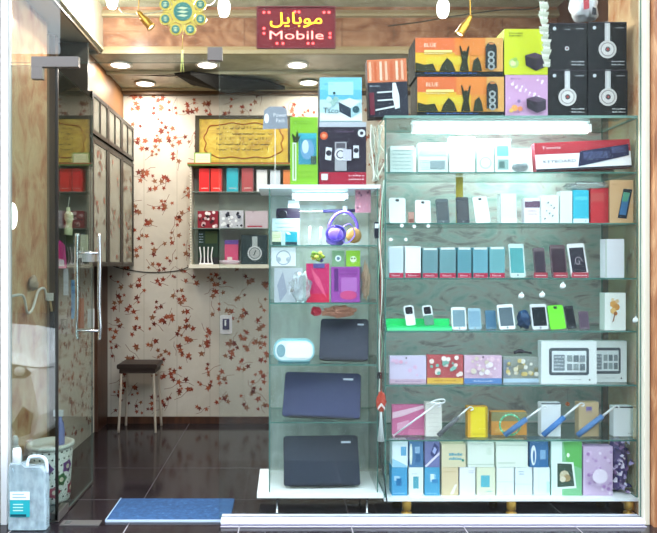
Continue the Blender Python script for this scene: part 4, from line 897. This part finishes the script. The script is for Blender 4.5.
bar = MB().tube([(-.10, 0, 0), (.09, 0, .004)], .010, mat('#3a3566', .4), 10, False).tube([(.03, 0, -.02), (.03, 0, .03)], .014, mat('#cfd6ea', .3), 10, False)
tag(bar.obj('microphone', None, (px(340, .3), .3, z1+.205)), 'dark blue microphone bar hung above the purple headphones', 'microphone')
for p_, l in ((309, 'slim pale stylus leaning on the upper tower shelf nearer the video camera'), (320, 'slim white stylus upright before the purple headphones')):
    tag(MB().tube([(0, 0, 0.006), (.006, .01, .105)], .006, mat('#e6e6ea', .3), 8, False).obj('stylus', None, (px(p_, .16), .16, z1)), l, 'stylus')
carton('picture_card', 'small rosy card hanging at the top corner of the tower', 'card', 355, 190, 371, .16, z1+.185, .003, '#b87f93', lambda a: (dots(a, ['#e0b4bf', '#7a4a66', '#d98fa0'], 9, .004, .008, .2, 4)))
bgt = MB().blob((0, 0, .0), (.055, .012, .075), G_BAG, 21, .3, 3, 3)
tag(bgt.obj('plastic_bag', None, (px(301, .14), .140, z2_bag)), 'clear empty plastic bag hanging behind the tower glass under the outlined headphones', 'bag')
coil = MB(); coil.tube([(.06*math.cos(t*.9)*(1-t*.012), -.004*(t % 3), .06+.05*math.sin(t*.9)*(1-t*.01)) for t in range(24)], .0028, mat('#4a3a9a', .4), 6)
tag(coil.obj('coiled_cable', None, (px(336, .15), .155, z1+.004)), 'violet coiled cable in front of the purple headphones', 'cable')
# tower shelf 2
z2 = Z['t2']
hb = carton('headphone_carton', 'white square carton with outlined headphones, on the second tower shelf', 'box', 271, 247.5, 296, .16, z2+.205, .06, '#dfe2e8', lambda a: (a.c(.5, .45, .042, '#8a9aa8'), a.c(.5, .45, .037, '#dfe2e8'), a.c(.3, .35, .014, '#a9b5c0'), a.c(.7, .35, .014, '#a9b5c0')))
carton('phone_box', 'grey-white translucent box supporting the outlined headphones carton', 'box', 274, 268, 303, .16, z2, .08, '#b3b8c0', lambda a: (a.p([(.2, .0), (.45, .3), (.3, .9), (.1, .5)], '#9399a8'), a.p([(.5, .2), (.9, .4), (.8, .8), (.55, .6)], '#cdd2da')))
carton('magenta_pack', 'magenta and red accessory pack hanging in the middle of the tower', 'pack', 306, 263.5, 329.5, .16, z2, .03, '#c02a62', lambda a: (a.r(0, .0, 1, .22, '#c9284a'), a.p([(.2, .9), (.4, .5), (.9, .1), (.6, .6)], '#d95a80'), a.r(.3, .88, .8, 1, '#574a86')))
carton('purple_pack', 'purple blister pack beside the magenta pack', 'pack', 331, 267, 360, .16, z2, .03, '#96479c', lambda a: (a.r(.1, .3, .25, .95, '#5f2f74'), a.r(.35, .3, .9, .7, '#b06bb6'), a.e(.6, .2, .3, .13, '#c84a7e'), a.scrib(.3, .75, .9, .95, '#7c3a8a', 2, 3)))
carton('green_pack', 'green and white accessory pack above the purple blister pack', 'pack', 332, 250.5, 344.5, .2, z2+.001+.202, .03, '#7aa07a', lambda a: a.c(.5, .5, .018, '#dfe6e2').c(.5, .5, .01, '#6a86a0'))
carton('green_pack', 'lime accessory pack with a white face shape, above the purple blister pack', 'pack', 346, 250.5, 360.5, .2, z2+.001+.202, .03, '#8fbf3a', lambda a: a.c(.5, .45, .018, '#dfe8c8').c(.4, .5, .005, '#4a6a28').c(.6, .5, .005, '#4a6a28'))
carton('packing_card', 'hidden grey card stack holding up the two green packs', 'card', 331, 267, 362, .21, z2, .05, '#7f7f8a', zlift=0)
fbk = MB(); rr = random.Random(6)
for k in range(14):
    fbk.blob((rr.uniform(-.04, .04), rr.uniform(-.015, .015), rr.uniform(.0, .05)), (.016, .008, .012), mat(rr.choice(['#b9bf3a', '#d6d65a', '#7f9a3a', '#4a4a80']), .5), k, .2, sub=1)
tag(fbk.obj('flower_bunch', None, (px(319, .17), .175, pz(262, .17)+.006)), 'yellow-green artificial flower bunch above the magenta pack', 'flowers')
# brown bits between shelf 2 and 3
cb_ = MB(); rr = random.Random(8)
tag(MB().blob((0, 0, .0), (.085, .02, .030), mat('#a8705c', .6), 3, .35, 4, 3, smooth=False).obj('keyring_bundle', None, (px(340, .2), .2, Z['t2']-.056)), 'bundle of reddish brown key rings hanging under the second tower shelf', 'key rings')
tag(MB().blob((0, 0, .0), (.03, .018, .028), mat('#b3253c', .6), 5, .3, 4, 2, smooth=False).obj('keyring_bundle', None, (px(316, .2), .2, Z['t2']-.052)), 'small crimson key ring bundle hanging beside the reddish brown one', 'key rings')
tag(MB().blob((0, 0, .0), (.022, .018, .10), mat('#a98f78', .6), 9, .3, 4, 3, smooth=False).obj('keyring_bundle', None, (px(366, .2), .2, Z['t2']+.115)), 'long tan bundle of key rings beside the purple blister pack', 'key rings')

# laptops
def laptop(label, x0, x1, ytop, Yf, zb, lean, skew, col, hinge):
    w = (x1-x0)/sc(Yf); H = pz(ytop, Yf)-zb; h = H/math.cos(math.radians(lean)); T = .022
    t = thing('laptop', label, 'laptop', (px((x0+x1)/2, Yf), Yf, zb+.0145), (-math.radians(lean), math.radians(0), math.radians(skew)), 'laptops in the tower')
    MB().prism(rrect(w, h*.96, .015, 4, 0, h*.5), .010, .024, mat('#22232c', .4)).obj('base', t)
    q = MB().prism(rrect(w*.985, h*.97, .018, 4, 0, h*.5), 0, .0092, mat(col, .45)); q.obj('lid', t)
    MB().box(w*.27, -.0012, h*.83, w*.40, -.0002, h*.87, mat('#c2c6d6', .3)).obj('badge', t)
    MB().box(-w*.42, .0, -.0, w*.42, .018, .012, mat('#15161c', .4)).obj('hinge', t)
    a = math.radians(lean); L = h*.6
    MB().add([(-w*.15, .0245, L), (w*.15, .0245, L), (w*.15, .0245+L*math.tan(a)*.62, .04), (-w*.15, .0245+L*math.tan(a)*.62, .04),
              (-w*.15, .0245, L-.01), (w*.15, .0245, L-.01), (w*.15, .0245+L*math.tan(a)*.62-.005, .035), (-w*.15, .0245+L*math.tan(a)*.62-.005, .035)],
             [(0, 1, 2, 3), (7, 6, 5, 4), (0, 3, 7, 4), (1, 5, 6, 2), (3, 2, 6, 7), (0, 4, 5, 1)], G_BAG).obj('clear_stand', t)
    return t
laptop('dark closed laptop propped up beside the white pill-shaped speaker', 318.5, 368, 322.5, .18, Z['t3'], 28, -9, '#1c2238', 0)
laptop('dark blue closed laptop propped on the fourth tower shelf', 281, 360, 378.5, .16, Z['t4'], 30, -9, '#1f2750', 0)
laptop('black-blue closed laptop leaning low on the white tower base', 284, 361, 443, .17, Z['t5']+.001, 25, 2, '#182234', 0)
# bluetooth speaker
sp = thing('pill_speaker', 'white pill-shaped speaker with turquoise outline in the tower', 'speaker', (px(294, .15), .15, Z['t3']+.012))
s = 1/sc(.15)
MB().prism(rrect(41*s, 22*s, 9.5*s, 8, 0, 11*s), 0, .07, mat('#8fc3cc', .3)).obj('shell', sp)
MB().prism(rrect(38*s, 19*s, 8.5*s, 8, 0, 11*s), -.004, -.0002, mat('#dfeef2', .3)).obj('rim', sp)
MB().prism(rrect(26*s, 15*s, 4*s, 5, 4.5*s, 11*s), -.008, -.0042, mat('#f2f5f8', .3)).obj('grille', sp)
MB().prism(ell(-13*s, 11*s, 4.3*s, 6.5*s), -.007, -.0042, mat('#7fa3ad', .4)).obj('cone', sp)
MB().box(-16*s, .005, -.0115, 16*s, .065, -.0002, mat('#3d6f78', .4)).obj('foot', sp)

# cables in the gap between tower and cabinet
def gapcable(label, pts, r, c, name='hanging_cable'):
    tag(MB().tube([(px(p, .115), .115+dy, pz(q, .115)) for p, q, dy in pts], r, mat(c, .4), 7).obj(name), label, 'cable')
gapcable('white cable looping down the gap by the fluorescent green tray', [(384, 180, .0), (379, 230, .0), (382, 280, -.01), (380, 330, 0), (379.5, 350, 0), (379.5, 380, 0), (379, 392, 0)], .0035, '#cfdad2')
gapcable('pale green cable hanging in the gap behind the white one', [(384, 181, .03), (382, 240, .03), (378, 300, .03), (383, 345, .03), (380, 384, .03), (381.5, 398, .03)], .003, '#9cc0a6')
gapcable('black cable hanging down to the foot of the gap', [(384.5, 184, .06), (380.5, 260, .05), (382.5, 330, .05), (379, 400, .05), (380.5, 455, .0), (383, 474, -.035), (386, 501, -.035)], .004, '#23282a')
t = thing('red_tassel', 'red ornament with white cone tassel hanging between tower and large cabinet', 'ornament', (px(380, .115), .078, pz(400, .115)))
MB().blob((0, 0, 0), (.024, .014, .055), mat('#b8432f', .5), 6, .3, 4, 3, smooth=False).obj('knot', t)
MB().prism([(-.02, -.03), (0, -.005), (.02, -.03), (.02, -.045), (0, -.02), (-.02, -.045)], -.018, -.014, mat('#e6d2d0', .5)).obj('bow', t)
MB().lathe([(.005, -.06), (.008, -.10), (.019, -.22), (.0, -.225)], mat('#c9cfcf', .5), n=12).obj('cone', t)
MB().tube([(0, 0, .05), (-.003, 0, pz(186, .12)-pz(400, .115))], .0015, mat('#b8432f'), 5, False).obj('cord', t)
b = MB(); rr = random.Random(31)
for k in range(9):
    p0 = 371+rr.uniform(0, 12); q0 = 124+rr.uniform(0, 8)
    b.tube([(px(p0, .12), .12+.004*k, pz(q0, .12)), (px(p0+rr.uniform(-4, 4), .12), .115+.004*k, pz(q0+18, .12)), (px(p0+rr.uniform(-4, 4), .12), .125+.004*k, pz(q0+32, .12)), (px(375+rr.uniform(-2, 5), .12), .12+.004*k, pz(180.5, .12))], .0042, mat(['#e4e2d6', '#c9c8b8', '#b4bdb0'][k % 3], .5), 7)
tag(b.obj('cable_bundle'), 'bundle of cream cables bunched below the router carton', 'cables')
bb = MB(); bb.box(-.012, 0, -.09, .012, .02, 0, mat('#1f2230', .4)).box(-.010, -.004, -.035, .010, -.0003, -.01, mat('#dfe6ee', .3))
tag(bb.obj('charger', None, (px(376.5, .09), .085, pz(222, .09))), 'black car charger with a bright tip hanging at the tower edge', 'charger')
tag(MB().box(-.014, 0, -.02, .014, .015, .015, mat('#1c2024', .4)).obj('cable_adapter', None, (px(379.5, .09), .085, pz(375, .09))), 'small black plug adapter hanging in the cable gap', 'adapter')

# ------------------------------------------------------------------ wall display case at the back
WX0, WX1, WY = px(190, 2.0), px(300, 2.0), 2.0
wc = thing('wall_display_case', 'wall mounted display case with white edges on the floral back wall', 'display case', ((WX0+WX1)/2, WY, 1.383))
wz0, wz1 = pz(267, WY), pz(163.5, WY)
def wobj(mb, name): return mb.obj(name, wc, (-(WX0+WX1)/2, -WY, -1.383))
CRM = mat('#e2dccb', .4); GRN = mat('#3f4a44', .4)
wobj(MB().box(WX0-.01, WY-.02, wz0-.01, WX1, YB-.002, wz0+.022, CRM), 'bottom_board')
wobj(MB().box(WX0-.02, WY-.02, wz1-.02, WX1, YB-.002, wz1, mat('#5e7a3a', .4)).box(WX0-.02, WY-.022, wz1-.008, WX1, WY-.02, wz1+.004, mat('#a05a2c', .4)), 'top_board')
sd = MB().box(WX0, WY, wz0+.022, WX0+.012, YB-.002, wz1-.02, CRM)
for k in range(34): sd.box(WX0-.001, WY-.003, wz0+.04+k*.024, WX0+.014, WY, wz0+.052+k*.024, mat('#b8b4a4', .4))
wobj(sd, 'side_strip')
wobj(MB().box(WX0+.012, YB-.012, wz0+.022, WX1, YB-.002, wz1-.02, mat('#a3aaa0', .3)), 'back_panel')
zr1, zr2 = pz(191.5, WY), pz(228, WY)
for z in (zr1, zr2): wobj(MB().box(WX0+.0125, WY+.0, z-.006, WX1, YB-.013, z, G_SHELF, mat('#7a8a84', .3)), 'shelf')
def wcart(name, label, cat, x0, y0, x1, zb, base, art=None, d=.08, Y=2.02, **k): return carton(name, label, cat, x0, y0, x1, Y, zb, d, base, art, **k)
for x0, x1, y0, c, l in ((199, 210, 168.5, '#d8262a', 'red carton at the outer end of the wall case top row'), (210.5, 222.5, 168.5, '#dc2f2a', 'red carton between the first red one and the turquoise one'), (226.5, 239, 168, '#2aa6bb', 'turquoise carton in the top row of the wall case'),
                      (241.5, 254, 168, '#a94a4f', 'dusky red carton in the top row of the wall case'), (256.5, 268, 170, '#dedfe4', 'white carton in the top row of the wall case'), (270, 281, 170.5, '#ccd6e2', 'pale blue-white carton behind the thin white rod'), (283, 292, 170, '#d9814a', 'orange carton half behind the lime green carton')):
    wcart('accessory_carton', l, 'box', x0, y0, x1, zr1, c, lambda a: a.r(.12, .55, .88, .9, '#ffffff' if 0 else c).scrib(.2, .1, .8, .2, '#e8d8d2', 1, int(x0)).r(.94, 0, 1, 1, '#4a4a4a'), group='cartons in the wall case top row')
def pat(cols, sd): return lambda a: dots(a, cols, 22, .006, .018, .05, sd)
wcart('patterned_box', 'red and white patterned box on the middle shelf of the wall case', 'box', 197.5, 211, 218, zr2, '#8a2030', pat(['#ece0e0', '#c8a8ac', '#3c1620'], 3))
wcart('patterned_box', 'black and white patterned box on the middle shelf of the wall case', 'box', 219.5, 210.5, 243.5, zr2, '#c4c4cf', pat(['#1f1f2c', '#3a3a50', '#f0f0f4'], 6))
wcart('patterned_box', 'pink-grey box with a red strip on the middle shelf of the wall case', 'box', 245, 211, 268, zr2, '#c3b2bd', lambda a: (a.r(.1, .05, .75, .14, '#a0283c'), a.c(.35, .95, .005, '#333')))
zb_ = wz0+.0225
wcart('phone_carton', 'dark green carton upright at the outer end of the wall case bottom row', 'box', 198, 229.5, 218.5, zb_, '#23382e', lambda a: (a.r(0, .0, 1, .2, '#2a2a30'), a.scrib(.05, .6, .25, .9, '#9ab', 4, 2), a.r(.35, .6, .95, .95, '#3c4c2c')), Y=2.07)
ec = thing('earphone_set', 'set of white earphone leads on a dark stand in the wall case', 'earphones', (px(206, 2.03), 2.03, zb_))
MB().box(-.06, .0, 0, .06, .02, .012, mat('#e8e8ea', .4)).obj('foot', ec)
for k in range(4): MB().tube([(-.05+.034*k, .01, .012), (-.045+.03*k, .008, .07), (-.055+.037*k, .008, .15)], .005, WHITE, 7).obj('lead', ec)
wcart('phone_case', 'pink carton in the bottom row of the wall case', 'box', 224.5, 240, 238.5, zb_, '#cf4c78', lambda a: a.r(0, .82, 1, 1, '#6a4a9c').r(.2, .0, .55, .3, '#e9dcd6'), Y=2.07)
tag(MB().blob((0, 0, .018), (.09, .02, .018), mat('#b9a9b8', .5), 3, .3, 4, 2, flat=.016).obj('crystal_beads', None, (px(230, 2.03), 2.03, zb_+.001)), 'pile of pale lilac wrapped beads before the pink carton', 'beads')
def hph(a):
    a.r(.42, .5, .62, .95, '#a9b4b8').c(.52, .38, .062, '#c8cdd2').c(.52, .38, .050, '#5f6a70').c(.52, .38, .043, '#a9aeb2').p([(.46, .3), (.5, .3), (.58, .48), (.54, .48)], '#39434a')
wcart('headphone_carton', 'dark teal carton with a silver earcup picture in the wall case', 'box', 241, 235, 267.5, zb_, '#1f3238', hph)
# plaque
y = 2.15
pl = thing('framed_plaque', 'wide yellow framed plaque with black handwriting, above the wall case', 'picture', (px(243.5, y), y, wz1+.0045), (-.03, 0, 0))
w = 97/sc(y); h = (pz(115, y)-wz1-.0045)
f = MB(); FRC = mat('#2e2816', .4)
for q in ((-w/2, 0, w/2, .03), (-w/2, h-.03, w/2, h), (-w/2, .03, -w/2+.035, h-.03), (w/2-.035, .03, w/2, h-.03)): f.box(q[0], 0, q[1], q[2], .02, q[3], FRC)
f.obj('frame', pl)
YL = stone('yellow_paper', [(.3, '#8f6c12'), (.5, '#ad9420'), (.7, '#c0ad48')], (1, 1, 1), 7, 1.5, .5)
q = MB().box(-w/2+.035, .008, .03, w/2-.035, .018, h-.03, YL)
rr = random.Random(4)
# cartouche outline
cart = [( -w*.36+.02*math.cos(t*.7)*0, 0) for t in range(2)]
pts = []
for t in range(41):
    a = 2*math.pi*t/40; c, s_ = math.cos(a), math.sin(a)
    rx = w*.40; rz = h*.34; k = (abs(c)**4+abs(s_)**4)**(-.25); pts.append((rx*c*k*(1+.03*math.sin(9*a)), .006, h*.5+rz*s_*k*(1+.05*math.sin(11*a))))
q.tube(pts, .005, mat('#8a4a14', .5), 5)
ink = mat('#2a1e08', .6)
for row in range(5):
    u = -w*.28
    zc = h*(.74-row*.105)
    while u < w*.26:
        l = rr.uniform(.01, .035)
        k = rr.random()
        if k < .5: q.prism([(u, zc), (u+l*.5, zc-.008), (u+l, zc), (u+l, zc+.007), (u+l*.5, zc-.002), (u, zc+.007)], .006, .0075, ink)
        elif k < .8: q.prism([(u, zc-.003), (u+.005, zc-.003), (u+.005+.002, zc+.02), (u+.003, zc+.02)], .006, .0075, ink)
        else: q.prism(ell(u+.005, zc+.014, .003, .003, 6), .006, .0075, ink)
        u += l*.7+rr.uniform(.002, .008)
q.obj('inscription', pl)
y = 2.06
carton('small_card', 'pale card in a green frame leaning at the lower corner of the yellow plaque', 'card', 194, 152.5, 211.5, y, wz1+.004, .006, '#7c9a4a', lambda a: a.r(.07, .1, .93, .9, '#d3d6b4').scrib(.2, .3, .8, .7, '#b9bd97', 2, 3))

# ------------------------------------------------------------------ left side odds and ends
# detergent jug in front
jy = -.075; jx = px(29, jy)
j = thing('plastic_jug', 'translucent plastic jug with a turquoise label beside the white post', 'jug', (jx, jy, -.0005))
s = 1/sc(jy)
w2 = 19*s
body = [(-w2, .004), (-w2+.004, 0), (w2-.004, 0), (w2, .004), (w2, 50*s), (w2-.006, 58*s), (w2-.02, 63*s), (-2*s, 63*s), (-6*s, 66*s), (-17*s, 66*s), (-w2, 60*s)]
b = MB(); n = len(body)
vs = []
for yy, k in ((0, .9), (.012, 1), (.055, 1), (.067, .9)):
    vs += [(x*k, yy-.034, z*(1 if k == 1 else .985)+(0 if k == 1 else .004)) for x, z in body]
b.add(vs, [(r*n+i, r*n+(i+1) % n, (r+1)*n+(i+1) % n, (r+1)*n+i) for r in range(3) for i in range(n)]+[tuple(range(n)), tuple(3*n+i for i in range(n-1, -1, -1))], G_JUG)
b.obj('body', j)
MB().tube([(-2*s, 0, 61*s), (0, 0, 70*s), (6*s, 0, 72*s), (14*s, 0, 71*s), (17.5*s, 0, 66*s), (18*s, 0, 56*s)], .0085, mat('#d5e4ec', .3), 10).obj('handle', j)
MB().lathe([(.022, 65*s), (.022, 77*s), (.019, 80*s), (0, 80*s)], mat('#e9eef2', .35), M=Matrix.Translation((-12*s, 0, 0)), n=18).obj('cap', j)
q = MB().box(-16*s, -.0375, 14*s, 3.5*s, -.0362, 39*s, mat('#29a9b4', .4)).box(-16*s, -.0383, 31*s, 3.5*s, -.0375, 39*s, mat('#eaf3f4', .4)).box(-15.5*s, -.0383, 14.5*s, 0, -.0375, 16.8*s, mat('#174a56', .4))
for k in range(3): q.box(-13*s, -.0383, (20+3*k)*s, -3*s, -.0376, (21+3*k)*s, mat('#bfe6ea', .4))
q.text('CLEAN', -14*s, 33.3*s, 3*s, -.0392, mat('#5a8f9a', .4), width=14*s) if 0 else None
for k in range(2): q.box(-13.5*s, -.039, (33+3*k)*s, (0-2*k)*s, -.0384, (34+3*k)*s, mat('#8fb8c0', .4))
q.obj('label', j)
# bin with flowers
by = .36; bx = -1.405
bn = thing('flowered_bin', 'white tub patterned with dark dots and flowers behind the jug', 'bin', (bx, by, .0))
b = MB(); H = .335; b.lathe([(.0, .004), (.108, .0), (.112, .01), (.128, H-.02), (.118, H-.02), (.10, .02), (0, .02)], mat('#e6e2dc', .4), n=32)
rr = random.Random(12)
def onbin(a, z, r, c, n_=8, k=1.006, star=False):
    pts = []
    for i in range(n_):
        t_ = 2*math.pi*i/n_; rr_ = r*(.72 if star and i % 2 else 1)
        aa = a+rr_*math.cos(t_)/.12; zz_ = z+rr_*math.sin(t_); R_ = (.112+(zz_/H)*.017)*k
        pts.append((R_*math.cos(aa), R_*math.sin(aa), zz_))
    b.add(pts, [tuple(range(n_))], mat(c, .5))
for i in range(22):
    for jx_ in range(8): onbin(i*2*math.pi/22+(.14 if jx_ % 2 else 0), .035+jx_*.038, .006, '#3c3a38')
for i in range(10):
    a = -math.pi*i/9; onbin(a, .07+.07*(i*2 % 3), .042, ['#a83250', '#7a3f8a', '#3f7a4c'][i % 3], 10, 1.012, True); onbin(a, .07+.07*(i*2 % 3), .014, '#e9d9c0', 8, 1.02)
b.obj('tub', bn)
MB().lathe([(.118, H-.02), (.136, H-.018), (.138, H+.002), (.112, H+.004), (.110, H-.01)], mat('#efece4', .35), n=32).obj('rim', bn)
# spray bottle in bin
sb = thing('spray_bottle', 'tall lavender-blue spray bottle rising out of the flowered tub', 'bottle', (bx+.066, by-.028, .0215))
MB().lathe([(0, 0), (.024, 0), (.026, .02), (.027, .39), (.022, .44), (.012, .46), (.012, .48)], mat('#8c8fc8', .25), n=18).obj('body', sb)
MB().box(-.036, -.012, .48, .02, .012, .515, mat('#dfe3ee', .3)).prism([(-.03, .46), (-.024, .48), (-.015, .48), (-.022, .445)], -.006, .006, mat('#dfe3ee', .3)).obj('trigger_head', sb)
rr = random.Random(19); b = MB()
for k in range(16):
    b.blob((rr.uniform(-.05, .05), rr.uniform(-.04, .02), rr.uniform(.0, .10)), (.02, .016, .018), mat(rr.choice(['#6a58a0', '#9a86c4', '#4f6a4a', '#b7a9cc', '#7f3d74']), .5), k, .25, sub=1)
# white small bottle behind jug
wb = thing('white_bottle', 'small white bottle standing between the jug and the post', 'bottle', (px(15, .12)-.0, .12, .0))
MB().lathe([(0, 0), (.038, 0), (.04, .02), (.04, .32), (.03, .37), (.016, .39)], mat('#e6e7e6', .3), n=18).obj('body', wb)
MB().lathe([(.018, .39), (.018, .425), (.010, .44), (0, .44)], mat('#f2f2f0', .3), n=14).obj('cap', wb)
# white cord on marble
tag(MB().tube([(XL+.062, .12, pz(297, .12)+.005), (XL+.075, .25, pz(296, .25)), (XL+.07, .32, pz(312, .32)), (XL+.07, .40, pz(309, .4)), (XL+.068, .50, pz(291, .5)), (XL+.062, .62, pz(289, .62)), (XL+.06, .66, pz(300, .66))], .008, mat('#e6e0d8', .4), 8).obj('hanging_cable'), 'thick white cord drooping across the marble', 'cord')
b = MB(); b.blob((0, 0, 0), (.02, .06, .045), mat('#b8a08c', .6), 7, .25, 3, 3)
tag(b.obj('knotted_pouch', None, (XL+.068, .42, pz(283, .42)+.0)), 'small beige pouch hanging on the marble behind the white cord', 'pouch')
# black umbrella / strap on wooden post
kt = thing('hanging_brush', 'black brush with white handle hanging on the dark wooden post', 'brush', (XL+.088, .675, pz(330, .675)))
MB().tube([(0, 0, -.13), (.006, 0, -.02), (.0, 0, .12)], [.012, .016, .014], mat('#16130f', .5), 10).obj('bristles', kt)
MB().tube([(0, 0, .12), (-.012, 0, .2)], .007, mat('#c9a874', .5), 8, False).box(-.03, -.01, .19, .008, .01, .24, mat('#e2e0da', .4)).obj('handle', kt)
# things hung by the door, on cupboard end panel
def endp(name, label, cat, mb_, p_, q_, y_): return tag(mb_.obj(name, None, (px(p_, y_), y_, pz(q_, y_))), label, cat)
ye = .945
endp('pink_pouch', 'bright pink pouch hanging on the cupboard end behind the door glass', 'pouch', MB().prism([(-.055, -.10), (.045, -.10), (.03, .06), (.0, .095), (-.03, .06)], -.012, .012, mat('#d6458f', .5)).prism([(-.02, -.08), (.035, -.085), (.03, -.04), (-.01, -.03)], -.014, -.012, mat('#e9dfe6', .5)), 60, 254, ye)
b = MB(); b.tube([(0, 0, -.09), (.008, 0, 0), (0, 0, .10)], [.028, .022, .03, .014], mat('#d5dcb2', .5), 12)
b.tube([(0, 0, .10), (.01, 0, .17)], .003, mat('#cfcfc4'), 5, False)
endp('hanging_ornament', 'pale yellow-green slim ornament hanging beside the pink pouch', 'ornament', b, 68, 222, ye)
endp('receipt_holder', 'white wire holder fixed to the cupboard end beside the steel pull bar', 'holder', MB().box(-.04, -.01, -.02, .04, .01, .03, mat('#dcdcd8', .4)).box(-.02, -.012, .03, .03, -.004, .14, mat('#c9cbb0', .4)), 84, 255, ye)
def lanyard(label, p_, q_, y_, w_, h_, c, c2):
    t = thing('hanging_pack', label, 'pack', (px(p_, y_), y_, pz(q_, y_)), group=None)
    MB().box(-w_/2, -.006, -h_, w_/2, .006, 0, mat(c, .4)).obj('pack', t)
    MB().tube([(0, 0, 0), (0, 0, 1.389-pz(q_, y_) if 1.389 > pz(q_, y_) else .05)], .0012, mat(c2), 5, False).obj('string', t)
lanyard('white slim pack hanging below the cupboard, beside the pink pouch', 66, 268, 1.0, .032, .19, '#dcdde2', '#bbb')
lanyard('sky blue slim pack hanging below the cupboard', 74, 280, 1.0, .034, .27, '#5a9ccc', '#bbb')
lanyard('rust orange slim pack hanging below the cupboard behind the pull bar', 81, 298, 1.0, .04, .21, '#a8502c', '#bbb')
lanyard('grey-white short pack hanging below the cupboard near the brown wall strip', 91, 309, 1.0, .045, .13, '#cfd0cf', '#bbb')
